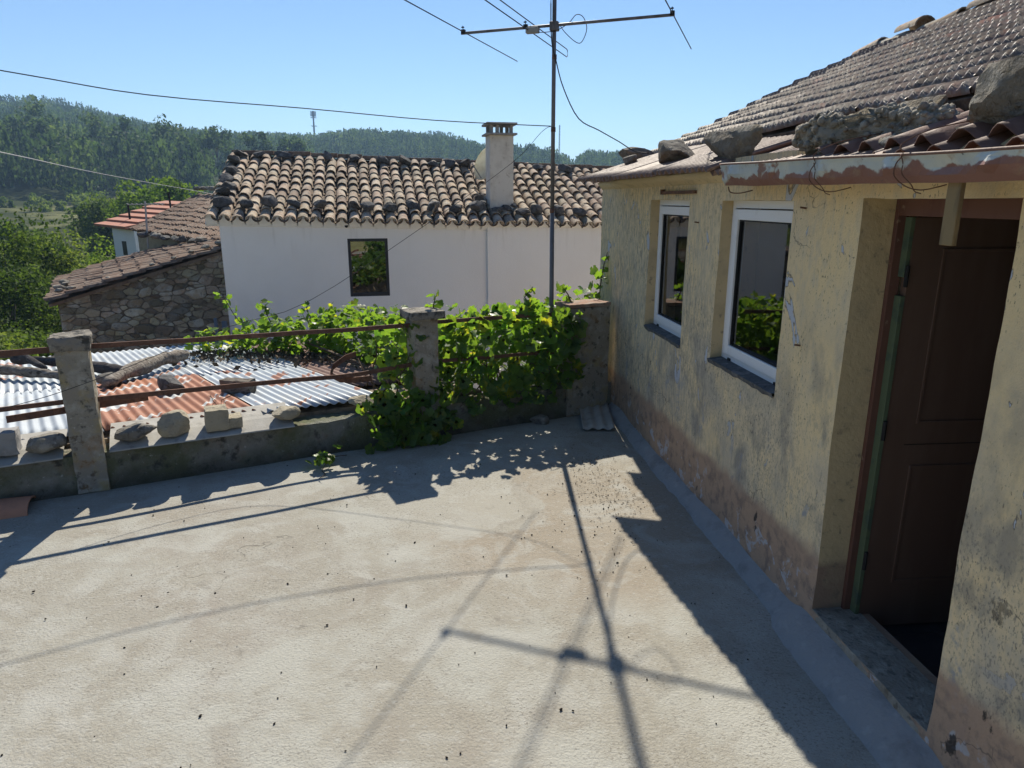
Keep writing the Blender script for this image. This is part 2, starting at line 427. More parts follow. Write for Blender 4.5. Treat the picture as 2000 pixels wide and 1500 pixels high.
M['gutter'] = mat('blue_grey_painted_gutter', (0.47, 0.51, 0.49), [
    ((0.58, 0.58, 0.51), 0.7, ('n', 4, 0.46, 0.6)),
    ((0.33, 0.39, 0.45), 0.6, ('n', 2.2, 0.5, 0.64)),
    ((0.22, 0.10, 0.075), 0.97, ('z', 2.212, 2.204, 6.5, 0.085)),
    ((0.08, 0.08, 0.09), 0.8, ('n', 22, 0.67, 0.70)),
    ((0.22, 0.10, 0.07), 0.9, ('nd', 5, 0.60, 0.63)),
    ((0.30, 0.20, 0.13), 0.6, ('n', 14, 0.56, 0.66)),
], rough=0.5, spec=0.4, metal=0.15, bump=((12, 0.008, None),))
M['rust'] = mat('rusty_iron', (0.13, 0.07, 0.05), [((0.20, 0.105, 0.07), 0.8, ('n', 14, 0.48, 0.62)), ((0.06, 0.04, 0.035), 0.7, ('n', 30, 0.55, 0.66))], rough=0.85, spec=0.25, bump=((60, 0.004, None),))
M['mast'] = mat('oxidised_pipe', (0.17, 0.165, 0.17), [((0.10, 0.085, 0.075), 0.8, ('n', 8, 0.5, 0.62, (1, 1, 0.3))), ((0.28, 0.27, 0.27), 0.5, ('n', 30, 0.56, 0.68))], rough=0.55, spec=0.4, metal=0.3)
M['darkmetal'] = mat('dark_antenna_rod', (0.045, 0.045, 0.05), rough=0.5, spec=0.4)
M['greyplastic'] = mat('aged_plastic_box', (0.33, 0.33, 0.31), [((0.22, 0.21, 0.19), 0.7, ('n', 12, 0.5, 0.64))], rough=0.7)
M['cable'] = mat('black_cable', (0.02, 0.02, 0.022), rough=0.6, spec=0.3)
M['palecable'] = mat('pale_grey_cable', (0.42, 0.42, 0.42), rough=0.6, spec=0.3)
M['aluwhite'] = mat('white_window_frame', (0.78, 0.79, 0.81), [((0.62, 0.62, 0.62), 0.5, ('n', 12, 0.58, 0.7))], rough=0.35, spec=0.5)
M['gasket'] = mat('black_gasket', (0.02, 0.02, 0.022), rough=0.6)
M['glass'] = glass_mat('window_glass', (0.72, 0.78, 0.76), 2.9)
M['glassdark'] = glass_mat('dark_window_glass', (0.25, 0.30, 0.27), 3.2)
M['antracite'] = mat('anthracite_frame', (0.022, 0.024, 0.03), rough=0.45, spec=0.4)
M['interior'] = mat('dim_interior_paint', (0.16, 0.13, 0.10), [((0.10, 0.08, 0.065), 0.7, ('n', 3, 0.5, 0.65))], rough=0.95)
M['doorbrown'] = mat('brown_door_paint', (0.135, 0.082, 0.06), [((0.17, 0.11, 0.082), 0.7, ('n', 5, 0.46, 0.64, (1, 1, 0.15)))], rough=0.5, spec=0.35)
M['framebrown'] = mat('brown_frame_paint', (0.15, 0.075, 0.055), [((0.11, 0.05, 0.04), 0.7, ('n', 12, 0.5, 0.64, (1, 1, 0.2))), ((0.30, 0.22, 0.15), 0.6, ('n', 20, 0.63, 0.69))], rough=0.7)
M['doorgreen'] = mat('old_green_paint', (0.11, 0.145, 0.085), [((0.06, 0.09, 0.075), 0.7, ('n', 9, 0.5, 0.64))], rough=0.7)
M['oldboard'] = mat('stained_board', (0.26, 0.19, 0.10), [((0.14, 0.105, 0.065), 0.8, ('n', 14, 0.48, 0.62, (1, 1, 0.3)))], rough=0.9)
M['slatetile'] = mat('dark_floor_tile', (0.035, 0.036, 0.042), [((0.055, 0.055, 0.06), 0.7, ('n', 7, 0.5, 0.64))], rough=0.5, spec=0.3)
M['grout'] = mat('pale_grout', (0.07, 0.068, 0.066), rough=0.9)
M['oldwood'] = mat('silvered_wood', (0.19, 0.165, 0.14), [((0.32, 0.295, 0.255), 0.8, ('n', 24, 0.48, 0.62, (0.4, 1, 1))), ((0.05, 0.042, 0.036), 0.85, ('n', 30, 0.54, 0.62, (0.3, 1, 1)))], rough=0.95, spec=0.08, bump=((40, 0.016, (0.3, 1, 1)),), rnd=0.25)
M['darkwood'] = mat('blackened_wood', (0.055, 0.05, 0.05), [((0.13, 0.125, 0.12), 0.7, ('n', 16, 0.52, 0.66, (0.3, 1, 1)))], rough=0.95, spec=0.1, bump=((30, 0.02, (0.3, 1, 1)),))
M['fibre'] = mat('grey_flat_sheet', (0.36, 0.345, 0.31), [((0.44, 0.425, 0.385), 0.7, ('n', 4, 0.46, 0.62)), ((0.22, 0.21, 0.19), 0.6, ('n', 10, 0.55, 0.66))], rough=0.9, bump=((60, 0.003, None),))
M['brick'] = mat('red_brick', (0.42, 0.155, 0.09), [((0.33, 0.13, 0.08), 0.7, ('n', 12, 0.48, 0.62)), ((0.5, 0.4, 0.3), 0.5, ('n', 20, 0.62, 0.7))], rough=0.9, bump=((40, 0.008, None),))
M['brickold'] = mat('worn_brick_top', (0.30, 0.19, 0.14), [((0.36, 0.32, 0.27), 0.7, ('n', 9, 0.48, 0.62)), ((0.12, 0.10, 0.085), 0.7, ('n', 18, 0.55, 0.66))], rough=0.95, bump=((40, 0.008, None),))
M['leaf'] = mat('vine_leaf', (0.09, 0.165, 0.03), [((0.30, 0.30, 0.03), 0.9, ('n', 7, 0.56, 0.64), ('n', 1.6, 0.44, 0.56)), ((0.035, 0.085, 0.02), 0.75, ('n', 9, 0.50, 0.60)), ((0.30, 0.26, 0.05), 0.7, ('n', 13, 0.63, 0.67))], rough=0.4, spec=0.45, rnd=0.25, hue=0.02, transl=(0.55, (2.5, 2.3, 0.9)))
M['leafstuff'] = mat('vine_leaf_mass', (0.09, 0.165, 0.03), [((0.29, 0.29, 0.03), 0.9, ('n', 7, 0.56, 0.64), ('n', 1.6, 0.44, 0.56)), ((0.035, 0.085, 0.02), 0.75, ('n', 9, 0.50, 0.60)), ((0.30, 0.26, 0.05), 0.7, ('n', 13, 0.63, 0.67))], rough=0.4, spec=0.45, transl=(0.55, (2.5, 2.3, 0.9)))
M['stem'] = mat('vine_stem', (0.10, 0.07, 0.045), [((0.16, 0.125, 0.09), 0.7, ('n', 20, 0.5, 0.64))], rough=0.95)
M['litter'] = mat('dry_leaf_litter', (0.085, 0.065, 0.045), [((0.16, 0.13, 0.09), 0.7, ('n', 14, 0.5, 0.64))], rough=1.0)
M['bark'] = mat('tree_bark', (0.12, 0.10, 0.08), [((0.20, 0.185, 0.16), 0.7, ('n', 5, 0.5, 0.64, (1, 1, 0.3)))], rough=0.95)
M['treeleaf'] = mat('broad_leaf', (0.06, 0.10, 0.02), tone=[(0.03, 0.055, 0.016), (0.085, 0.135, 0.032), (0.17, 0.215, 0.065)], rough=0.75, spec=0.12, transl=(0.38, (1.7, 1.7, 0.8)))
M['euca'] = mat('eucalyptus_leaf', (0.05, 0.08, 0.03), tone=[(0.024, 0.046, 0.020), (0.058, 0.098, 0.038), (0.125, 0.172, 0.062)], rough=0.75, spec=0.12, transl=(0.42, (1.5, 1.5, 0.9)))
M['limeleaf'] = mat('light_green_leaf', (0.10, 0.16, 0.03), tone=[(0.06, 0.11, 0.02), (0.11, 0.18, 0.035), (0.19, 0.26, 0.06)], rough=0.75, spec=0.12, transl=(0.4, (1.6, 1.6, 0.7)))
M['terrain'] = mat('hill_undergrowth', (0.045, 0.058, 0.024), [((0.24, 0.235, 0.11), 0.97, ('n', 0.02, 0.45, 0.6), ('z', 3.2, 1.5, 0.05, 0.8)), ((0.028, 0.036, 0.018), 0.7, ('n', 0.3, 0.45, 0.6)), ((0.16, 0.155, 0.075), 0.4, ('n', 0.9, 0.56, 0.68), ('z', 3.2, 1.5, 0.05, 0.8))], rough=1.0, spec=0.02, bump=((1.2, 0.3, None),))
M['debris'] = mat('dark_droppings', (0.025, 0.02, 0.016), rough=0.9)
M['tilepiece'] = mat('broken_red_tile', (0.50, 0.24, 0.15), [((0.40, 0.2, 0.13), 0.7, ('n', 9, 0.48, 0.62))], rough=0.85)
M['dish'] = mat('aged_fibreglass_dish', (0.78, 0.76, 0.66), [((0.62, 0.58, 0.45), 0.7, ('n', 5, 0.48, 0.64))], rough=0.7, transl=(0.5, (1, 1, .95)))
M['chimney'] = mat('chimney_render', (0.66, 0.63, 0.57), [((0.50, 0.46, 0.40), 0.7, ('n', 4, 0.48, 0.64)), ((0.24, 0.21, 0.18), 0.6, ('n', 16, 0.62, 0.7))], rough=0.92, bump=((50, 0.005, None),))
M['steel'] = mat('tower_steel', (0.10, 0.11, 0.13), rough=0.6)
M['greymetal'] = mat('grey_painted_metal', (0.13, 0.15, 0.18), rough=0.6)

# ------------------------------------------------------------------ shared shapes
def ico(sub):
    bm = bmesh.new(); bmesh.ops.create_icosphere(bm, subdivisions=sub, radius=1.0)
    v = [p.co.copy() for p in bm.verts]; f = [tuple(q.index for q in fc.verts) for fc in bm.faces]
    bm.free(); return v, f
ICO = {k: ico(k) for k in (2, 3, 4, 5)}

def rock_mesh(name, size, seed, mat_, cuts=15, rough=0.03, sub=4, round_=0.0):
    r = random.Random(seed)
    pl = []
    for _ in range(cuts):
        n = Vector((r.gauss(0, 1), r.gauss(0, 1), r.gauss(0, 1))).normalized()
        pl.append((n, r.uniform(0.56, 0.88)))
    pl.append((Vector((0, 0, -1)), 0.7)); pl.append((Vector((0, 0, 1)), r.uniform(0.7, 0.95)))
    v, f = ICO[sub]
    out = []
    off = Vector((seed * 3.7, seed * 1.3, 0))
    for p in v:
        k = 1.25
        for n, d in pl:
            c = p.dot(n)
            if c > 1e-4: k = min(k, d / c)
        k = k * (1 - round_) + round_ * 0.85
        k += rough * noise.noise(p * 3 + off) + rough * 0.7 * noise.noise(p * 8 + off) + rough * 0.5 * noise.noise(p * 17 + off)
        q = p * k
        out.append((q.x * size[0] / 2, q.y * size[1] / 2, q.z * size[2] / 2))
    mb = MB().add(out, f)
    return mb.mesh(name, mat_, True), -min(p[2] for p in out)

def stone(name, loc, size, seed, mat_, label, cat='stone', group=None, rot=(0, 0, 0), sink=0.01, **kw):
    """a single loose stone resting with its underside at loc"""
    me, h = rock_mesh(name, size, seed, mat_, **kw)
    try: me.set_sharp_from_angle(angle=math.radians(17))
    except Exception: pass
    o = obj(name, me)
    o.rotation_euler = rot
    o.location = (loc[0], loc[1], loc[2] + h - sink)
    return tag(o, label, cat, group)

def corr_sheet(p0, along, across, length, width, pitch, amp, nrm, phase=0.0, thick=0.004, seg=8, sag=0.0, seed=0, ragged=0.0):
    """corrugated sheet: corrugations run along `along`; returns MB (top + underside)"""
    p0 = Vector(p0); A = Vector(along); B = Vector(across); N = Vector(nrm)
    r = random.Random(seed)
    nx = max(2, int(width / pitch * seg)); ny = 6
    mb = MB()
    rows = []
    for j in range(ny + 1):
        row = []
        for i in range(nx + 1):
            u = width * i / nx; t = length * j / ny
            if j == 0: t += ragged * noise.noise(Vector((u * 6, seed, 0)))
            z = amp * math.sin(2 * math.pi * u / pitch + phase) + sag * math.sin(math.pi * j / ny) + 0.006 * noise.noise(Vector((u * 1.7, t * 1.7, seed)))
            row.append(p0 + A * t + B * u + N * z)
        rows.append(row)
    vs = [p for row in rows for p in row]
    k = nx + 1
    fs = [(j * k + i, j * k + i + 1, (j + 1) * k + i + 1, (j + 1) * k + i) for j in range(ny) for i in range(nx)]
    vs2 = [p - N * thick for p in vs]; n0 = len(vs)
    fs2 = [tuple(n0 + q for q in reversed(f)) for f in fs]
    rim = []
    for i in range(nx):
        rim.append((i + 1, i, n0 + i, n0 + i + 1)); a = ny * k
        rim.append((a + i, a + i + 1, n0 + a + i + 1, n0 + a + i))
    for j in range(ny):
        rim.append((j * k, (j + 1) * k, n0 + (j + 1) * k, n0 + j * k)); b = nx
        rim.append(((j + 1) * k + b, j * k + b, n0 + j * k + b, n0 + (j + 1) * k + b))
    mb.add(vs + vs2, fs + fs2 + rim)
    return mb

def frame_matrix(origin, x, y, z):
    m = Matrix((Vector(x), Vector(y), Vector(z))).transposed().to_4x4()
    m.translation = Vector(origin)
    return m

def ordinal(i):
    return ["first", "second", "third", "fourth", "fifth", "sixth", "seventh", "eighth", "ninth", "tenth", "eleventh", "twelfth", "thirteenth",
            "fourteenth", "fifteenth", "sixteenth", "seventeenth", "eighteenth", "nineteenth", "twentieth", "twenty-first", "twenty-second", "twenty-third", "twenty-fourth"][i]

# ------------------------------------------------------------------ terrain
SKY = [(-0.692, 65.6), (-0.649, 67.2), (-0.589, 62.3), (-0.487, 53.2), (-0.392, 45.3), (-0.349, 47.6), (-0.266, 43.4), (-0.209, 49.3), (-0.098, 47.6),
       (-0.035, 37.7), (0.0, 37.7), (0.042, 36.0), (0.074, 30.5), (0.088, 28.5), (0.105, 35.5), (0.169, 32.7), (0.19, 30.5), (0.4, 36.0), (0.9, 30.0)]
SA = np.array([s[0] for s in SKY]); SH = np.array([s[1] for s in SKY])
def terrain_z(x, y):
    d = math.hypot(x, y); az = math.atan2(x, y)
    a = max(-1.2, min(1.2, math.tan(max(-1.0, min(1.0, az)))))
    h500 = float(np.interp(a, SA, SH)) - 10.5
    e = (h500 - 2.1) / math.hypot(500, a * 500)
    ridge = 2.1 + e * 520
    front = np.interp(d, [0, 12, 24, 45, 80, 105, 155, 178, 520, 760, 1600, 2500], [-2.6, -2.6, -4.2, -5.2, -3.2, -1.0, 1.3, 4.0, ridge, ridge - 14, 10, 0])
    back = np.interp(d, [0, 14, 40, 90, 220, 600, 2500], [-2.6, -2.6, 3, 16, 42, 60, 0])  # unseen hill behind the camera, added so window panes reflect dark green
    t = min(1.0, max(0.0, (abs(az) - 0.95) / 0.7)); t = t * t * (3 - 2 * t)
    z = front * (1 - t) + back * t
    if d > 20:
        z += min(1.0, (d - 20) / 100) * (0.8 * noise.noise(Vector((x * 0.03, y * 0.03, 0))) + 2.2 * noise.noise(Vector((x * 0.008, y * 0.008, 3))))
    return float(z)

rad = [0.5, 6, 10, 14, 18, 22, 27, 33, 40, 50, 60, 72, 85, 100, 115, 130, 145, 160, 178, 200, 230, 265, 305, 350, 400, 450, 500, 540, 600, 700, 900, 1200, 1600, 2500]
NA = 200
tv = []
for rr in rad:
    for k in range(NA):
        a = 2 * math.pi * k / NA
        x, y = rr * math.sin(a), rr * math.cos(a)
        tv.append((x, y, terrain_z(x, y)))
tf = [(j * NA + k, j * NA + (k + 1) % NA, (j + 1) * NA + (k + 1) % NA, (j + 1) * NA + k) for j in range(len(rad) - 1) for k in range(NA)]
ground = obj("ground", fast_mesh("ground", tv, np.array(tf)[:, ::-1], M['terrain'], True))
tag(ground, kind="structure")

# ------------------------------------------------------------------ unseen pale ground between the houses, added to bounce sunlight onto the white wall
yd = MB(); yd.add([(-3.2, 7.4, -2.5), (8.0, 7.4, -2.5), (8.0, 15.0, -2.5), (-5.3, 12.2, -2.5), (-5.3, 9.6, -2.5)], [(0, 1, 2, 3, 4)])
M['bounce_yard'] = mat('bounce_yard_earth', (0.56, 0.52, 0.44), [((0.46, 0.42, 0.35), 0.8, ('n', 1.5, 0.45, 0.62))], rough=0.95)
tag(yd.build("bounce_yard", M['bounce_yard']), kind="structure")

# ------------------------------------------------------------------ terrace floor
RX, RY = 0.8930, 0.4501           # direction along the parapet, towards the house
NXp, NYp = -0.4501, 0.8930        # away from the terrace
def par(k, off=0.0, z=0.0):
    """point at X == k on the parapet's front line, moved off metres outwards"""
    return Vector((k + NXp * off, 6.326 + 0.504 * k + NYp * off, z))
def parL(X0, dist, off=0.0, z=0.0):
    return par(X0 + RX * dist, off, z)

nx, ny = 90, 70
fv = []
for i in range(nx + 1):
    X = -7.5 + 10.5 * i / nx
    Y1 = 6.326 + 0.504 * min(X, 1.2) + 0.1
    for j in range(ny + 1):
        Y = -4.5 + (Y1 + 4.5) * (j / ny)
        fv.append((X, Y, 0.006 * noise.noise(Vector((X * 0.9, Y * 0.9, 0))) + 0.0025 * noise.noise(Vector((X * 4, Y * 4, 1)))))
ff = [(i * (ny + 1) + j, (i + 1) * (ny + 1) + j, (i + 1) * (ny + 1) + j + 1, i * (ny + 1) + j + 1) for i in range(nx) for j in range(ny)]
floor = obj("terrace_floor", fast_mesh("terrace_floor", fv, ff, M['floor'], True))
tag(floor, kind="structure")
mb = MB()
mb.hexa([(-7.5, -4.5, -2.7), (3.0, -4.5, -2.7), (3.0, 6.9, -2.7), (-7.5, 2.6, -2.7), (-7.5, -4.5, -0.03), (3.0, -4.5, -0.03), (3.0, 6.9, -0.03), (-7.5, 2.6, -0.03)])
tag(mb.build("terrace_base", M['parapet']), kind="structure")

# ------------------------------------------------------------------ parapet with pillars and rails
def rough_box(mb, corner, ex, ey, sx, sy, sz, step, amp, fq=5.0, taper=0.0):
    """box from corner along ex, ey and z, subdivided and roughened"""
    c = Vector(corner); ex = Vector(ex); ey = Vector(ey); ez = Vector((0, 0, 1))
    cen = c + ex * sx / 2 + ey * sy / 2
    def pt(a, b, h):
        k = 1 - taper * h / sz if sz else 1
        p = cen + ex * (a - sx / 2) * k + ey * (b - sy / 2) * k + ez * h
        d = Vector((noise.noise(p * fq), noise.noise(p * fq + Vector((9, 0, 0))), noise.noise(p * fq + Vector((0, 9, 0)))))
        d2 = Vector((noise.noise(p * fq * 4), noise.noise(p * fq * 4 + Vector((9, 0, 0))), noise.noise(p * fq * 4 + Vector((0, 9, 0)))))
        # soften arrises
        ea = min(a, sx - a); eb = min(b, sy - b); eh = min(h, sz - h)
        n_edge = sum(1 for e in (ea, eb, eh) if e < 1e-6)
        pull = (cen + ez * (c.z * 0 + sz / 2) - p).normalized() * (0.006 if n_edge > 1 else 0.0)
        return p + d * amp + d2 * amp * 0.45 + pull
    def face(fn, la, lb):
        na, nb = max(1, round(la / step)), max(1, round(lb / step))
        vs = [fn(la * i / na, lb * j / nb) for i in range(na + 1) for j in range(nb + 1)]
        fs = [(i * (nb + 1) + j, (i + 1) * (nb + 1) + j, (i + 1) * (nb + 1) + j + 1, i * (nb + 1) + j + 1) for i in range(na) for j in range(nb)]
        mb.add(vs, fs)
    face(lambda a, h: pt(a, 0, h), sx, sz); face(lambda a, h: pt(a, sy, h), sx, sz)
    face(lambda b, h: pt(0, b, h), sy, sz); face(lambda b, h: pt(sx, b, h), sy, sz)
    face(lambda a, b: pt(a, b, sz), sx, sy); face(lambda a, b: pt(a, b, 0), sx, sy)
    return mb

def rough_obj(name, m, parent, *a, **k):
    mb = rough_box(MB(), *a, **k)
    o = mb.build(name, m, parent, True)
    bm = bmesh.new(); bm.from_mesh(o.data); bmesh.ops.remove_doubles(bm, verts=bm.verts, dist=0.0005)
    bmesh.ops.recalc_face_normals(bm, faces=bm.faces); bm.to_mesh(o.data); bm.free()
    try: o.data.set_sharp_from_angle(angle=math.radians(50))
    except Exception: pass
    return o

R3 = (RX, RY, 0); N3 = (NXp, NYp, 0)
parapet = tag(empty("parapet_wall", par(-2.0), "low mossy concrete parapet with square pillars and rusty iron rails", "wall"), kind="thing")
L_total = (1.02 + 7.2) / RX
rough_obj("wall", M['parapet'], parapet, par(-7.2, 0, -0.05), R3, N3, L_total, 0.22, 0.35, 0.07, 0.012, 3.0)
lower = MB(); lower.hexa([par(-7.2, 0.01, -2.7), par(1.0, 0.01, -2.7), par(1.0, 0.19, -2.7), par(-7.2, 0.19, -2.7), par(-7.2, 0.01, -0.05), par(1.0, 0.01, -0.05), par(1.0, 0.19, -0.05), par(-7.2, 0.19, -0.05)])
lower.build("footing", M['parapet'], parapet)
p1 = rough_obj("pillar", M['pillar'], parapet, parL(-3.1, -0.105, -0.02, 0.0), R3, N3, 0.205, 0.20, 1.09, 0.025, 0.008, 6.0, 0.02)
rough_obj("cap", M['cap'], p1, parL(-3.1, -0.13, -0.045, 1.07), R3, N3, 0.25, 0.245, 0.11, 0.018, 0.016, 8.0)
p2 = rough_obj("pillar", M['pillar'], parapet, parL(-0.75, -0.115, -0.02, 0.0), R3, N3, 0.22, 0.22, 1.11, 0.025, 0.006, 6.0)
rough_obj("cap", M['cap'], p2, parL(-0.75, -0.165, -0.07, 1.10), R3, N3, 0.325, 0.31, 0.07, 0.018, 0.007, 9.0)
p3 = rough_obj("pillar", M['pillar'], parapet, par(0.54, -0.02, 0.0), R3, N3, 0.48, 0.26, 1.09, 0.03, 0.006, 6.0)
rough_obj("cap", M['brickold'], p3, par(0.53, -0.03, 1.092), R3, N3, 0.49, 0.28, 0.035, 0.03, 0.006, 9.0)

def bar(pts, h, t, wob=0.0):
    """flat iron bar following pts (vertical height h, thickness t)"""
    pts = [Vector(p) for p in pts]; mb = MB(); vs = []
    for i, p in enumerate(pts):
        d = pts[min(i + 1, len(pts) - 1)] - pts[max(i - 1, 0)]; d.z = 0
        d.normalize(); s = Vector((d.y, -d.x, 0)) * t / 2
        w = Vector((0, 0, wob * noise.noise(p * 3)))
        vs += [p - s - Vector((0, 0, h / 2)) + w, p + s - Vector((0, 0, h / 2)) + w, p + s + Vector((0, 0, h / 2)) + w, p - s + Vector((0, 0, h / 2)) + w]
    fs = [(4 * i + k, 4 * i + (k + 1) % 4, 4 * i + 4 + (k + 1) % 4, 4 * i + 4 + k) for i in range(len(pts) - 1) for k in range(4)]
    fs += [(3, 2, 1, 0), tuple(4 * (len(pts) - 1) + k for k in range(4))]
    return mb.add(vs, fs)

def seg(a, b, n=8, sag=0.0):
    a = Vector(a); b = Vector(b)
    return [a.lerp(b, i / n) - Vector((0, 0, sag * math.sin(math.pi * i / n))) for i in range(n + 1)]

o_ = 0.09
bar(seg(par(-7.2, o_, 1.06), par(-3.15, o_, 1.075)), 0.042, 0.014, 0.004).build("rail", M['rust'], parapet)
bar(seg(par(-3.05, o_, 1.08), par(-0.80, o_, 1.036), 10, 0.004), 0.036, 0.014, 0.006).build("rail", M['rust'], parapet)
bar(seg(par(-0.70, o_, 1.05), par(0.55, o_, 1.032)), 0.034, 0.014, 0.005).build("rail", M['rust'], parapet)
bar(seg(par(-7.2, o_, 0.62), par(-3.1, o_, 0.69)), 0.034, 0.014, 0.005).build("rail", M['rust'], parapet)
low = [par(-3.05, o_, 0.682), par(-2.6, o_, 0.675), par(-2.1, o_ + .02, 0.664), par(-1.75, o_ + .03, 0.652), par(-1.42, o_ + .03, 0.64), par(-1.25, o_ + .02, 0.645), par(-1.05, o_, 0.668), par(-0.8, o_, 0.69)]
bar(low, 0.036, 0.014, 0.003).build("rail", M['rust'], parapet)
bar(seg(par(-0.68, o_, 0.69), par(0.5, o_, 0.655)), 0.032, 0.014, 0.006).build("rail", M['rust'], parapet)
bar(seg(par(-3.52, 0.11, 0.60), par(-2.72, 0.17, 0.635), 6), 0.05, 0.012).build("rail", M['rust'], parapet)
strap = MB(); a0 = par(-1.45, 0.16, 0.60)
sp = [a0 + Vector((0.30, 0.10, -0.005)), a0 + Vector((0.16, 0.06, -0.01)), a0 + Vector((0.04, 0.03, 0.0)), a0 + Vector((-0.04, 0.04, 0.04)), a0 + Vector((-0.03, 0.10, 0.10)), a0 + Vector((0.06, 0.18, 0.16)), a0 + Vector((0.14, 0.24, 0.18))]
bar(sp, 0.05, 0.008).build("strap", M['rust'], parapet)

# ------------------------------------------------------------------ yellow house on the right
B0 = Vector((1.033, 6.846, 0)); WD = Vector((-0.11396, 0.99348, 0)); QD = Vector((0.99348, 0.11396, 0))
def hw(s, p, z):
    return B0 - WD * s + QD * p + Vector((0, 0, z))
house = empty("yellow_house", hw(2, 0, 0), "ochre plastered house with two white windows, open brown door and patched roof", "house")
S0, S1 = -0.70, 7.6
OPEN = [(0.97, 1.85, 1.045, 2.10), (2.41, 3.29, 1.075, 2.095), (3.87, 4.69, 0.15, 2.105)]
def breaks(lo, hi, must, step):
    b = sorted(set([lo, hi] + must)); out = []
    for i in range(len(b) - 1):
        n = max(1, round((b[i + 1] - b[i]) / step))
        out += [b[i] + (b[i + 1] - b[i]) * k / n for k in range(n)]
    return out + [hi]
sb = breaks(S0, S1, [v for o in OPEN for v in o[:2]], 0.05)
zb = breaks(-0.05, 2.34, [v for o in OPEN for v in o[2:]], 0.05)
def inside(s, z):
    return any(o[0] < s < o[1] and o[2] < z < o[3] for o in OPEN)
def wp(s, z, p=0.0):
    P = hw(s, p, z)
    d = 0.010 * noise.noise(Vector((s * 1.3, z * 1.3, 0))) + 0.005 * noise.noise(Vector((s * 5, z * 5, 2)))
    return P + QD * d + WD * 0.006 * noise.noise(Vector((s * 6, z * 6, 5))) + Vector((0, 0, 0.006 * noise.noise(Vector((s * 6, z * 6, 8)))))
mb = MB(); idx = {}
def vid(i, j):
    if (i, j) not in idx:
        idx[(i, j)] = len(mb.v); mb.v.append(tuple(wp(sb[i], zb[j])))
    return idx[(i, j)]
for i in range(len(sb) - 1):
    for j in range(len(zb) - 1):
        if not inside((sb[i] + sb[i + 1]) / 2, (zb[j] + zb[j + 1]) / 2):
            mb.f.append((vid(i, j), vid(i, j + 1), vid(i + 1, j + 1), vid(i + 1, j)))
wall = mb.build("wall", M['plaster'], house, True)
# reveals of the openings and the room side of the wall
for (a, b, c, d) in OPEN:
    rv = MB()
    depth = 0.26
    sp_ = [s for s in sb if a - 1e-6 <= s <= b + 1e-6]; zp_ = [z for z in zb if c - 1e-6 <= z <= d + 1e-6]
    for k in range(len(zp_) - 1):
        for s in (a, b):
            rv.quad(wp(s, zp_[k]), wp(s, zp_[k + 1]), hw(s, depth, zp_[k + 1]), hw(s, depth, zp_[k]))
    for k in range(len(sp_) - 1):
        for z in (c, d):
            rv.quad(wp(sp_[k], z), wp(sp_[k + 1], z), hw(sp_[k + 1], depth, z), hw(sp_[k], depth, z))
    rv.build("reveal", M['reveal'], house)
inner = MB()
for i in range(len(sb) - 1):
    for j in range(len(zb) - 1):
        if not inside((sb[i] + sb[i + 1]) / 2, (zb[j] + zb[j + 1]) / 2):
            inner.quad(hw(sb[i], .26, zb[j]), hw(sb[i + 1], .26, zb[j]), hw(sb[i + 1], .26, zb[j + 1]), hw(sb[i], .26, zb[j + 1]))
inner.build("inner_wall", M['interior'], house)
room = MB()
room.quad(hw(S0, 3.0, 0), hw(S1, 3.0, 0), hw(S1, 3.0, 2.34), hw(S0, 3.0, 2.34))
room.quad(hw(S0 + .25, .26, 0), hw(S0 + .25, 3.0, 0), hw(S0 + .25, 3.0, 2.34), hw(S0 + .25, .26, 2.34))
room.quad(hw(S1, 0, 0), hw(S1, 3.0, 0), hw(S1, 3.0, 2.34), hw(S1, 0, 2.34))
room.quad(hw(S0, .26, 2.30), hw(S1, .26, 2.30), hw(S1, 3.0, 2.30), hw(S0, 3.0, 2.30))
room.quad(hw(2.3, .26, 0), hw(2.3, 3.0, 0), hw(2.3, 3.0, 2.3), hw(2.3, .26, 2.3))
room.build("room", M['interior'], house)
# gable wall at the far end and outer back wall
gb = MB()
gz = lambda p: 2.30 + 0.46 * min(p, 5.7 - p)
gn = 16
for k in range(gn):
    pa, pb = 5.7 * k / gn, 5.7 * (k + 1) / gn
    gb.quad(hw(S0, pa, -2.7), hw(S0, pb, -2.7), hw(S0, pb, gz(pb)), hw(S0, pa, gz(pa)))
    gb.quad(hw(S1, pa, -2.7), hw(S1, pb, -2.7), hw(S1, pb, gz(pb)), hw(S1, pa, gz(pa)))
gb.quad(hw(S0, 5.7, -2.7), hw(S1, 5.7, -2.7), hw(S1, 5.7, 2.3), hw(S0, 5.7, 2.3))
gb.quad(hw(S0, 0, -2.7), hw(S1, 0, -2.7), hw(S1, 0, -0.05), hw(S0, 0, -0.05))
gb.build("gable_wall", M['plaster'], house)
# cement fillet along the foot of the wall
fl = MB(); rows = []
ns = 150
for i in range(ns + 1):
    s = -0.02 + 7.5 * i / ns
    wv = 0.095 + 0.03 * noise.noise(Vector((s * 2, 0, 0))) + 0.02 * noise.noise(Vector((s * 9, 1, 0)))
    hv = 0.075 + 0.03 * noise.noise(Vector((s * 1.6, 5, 0)))
    if 3.7 < s < 4.85: wv += 0.06 * min(1, (s - 3.7) / .1, (4.85 - s) / .1); hv += 0.035 * min(1, (s - 3.7) / .1, (4.85 - s) / .1)
    rows.append([hw(s, -wv, 0.0), hw(s, -wv * 0.72, hv * 0.45 + 0.008 * noise.noise(Vector((s * 14, 2, 0)))), hw(s, -wv * 0.38, hv * 0.85), hw(s, 0.012, hv + 0.012)])
vs = [p for r_ in rows for p in r_]
fl.add(vs, [(4 * i + k, 4 * i + k + 1, 4 * i + 5 + k, 4 * i + 4 + k) for i in range(ns) for k in range(3)])
fl.build("cement_fillet", M['cement'], house, True)

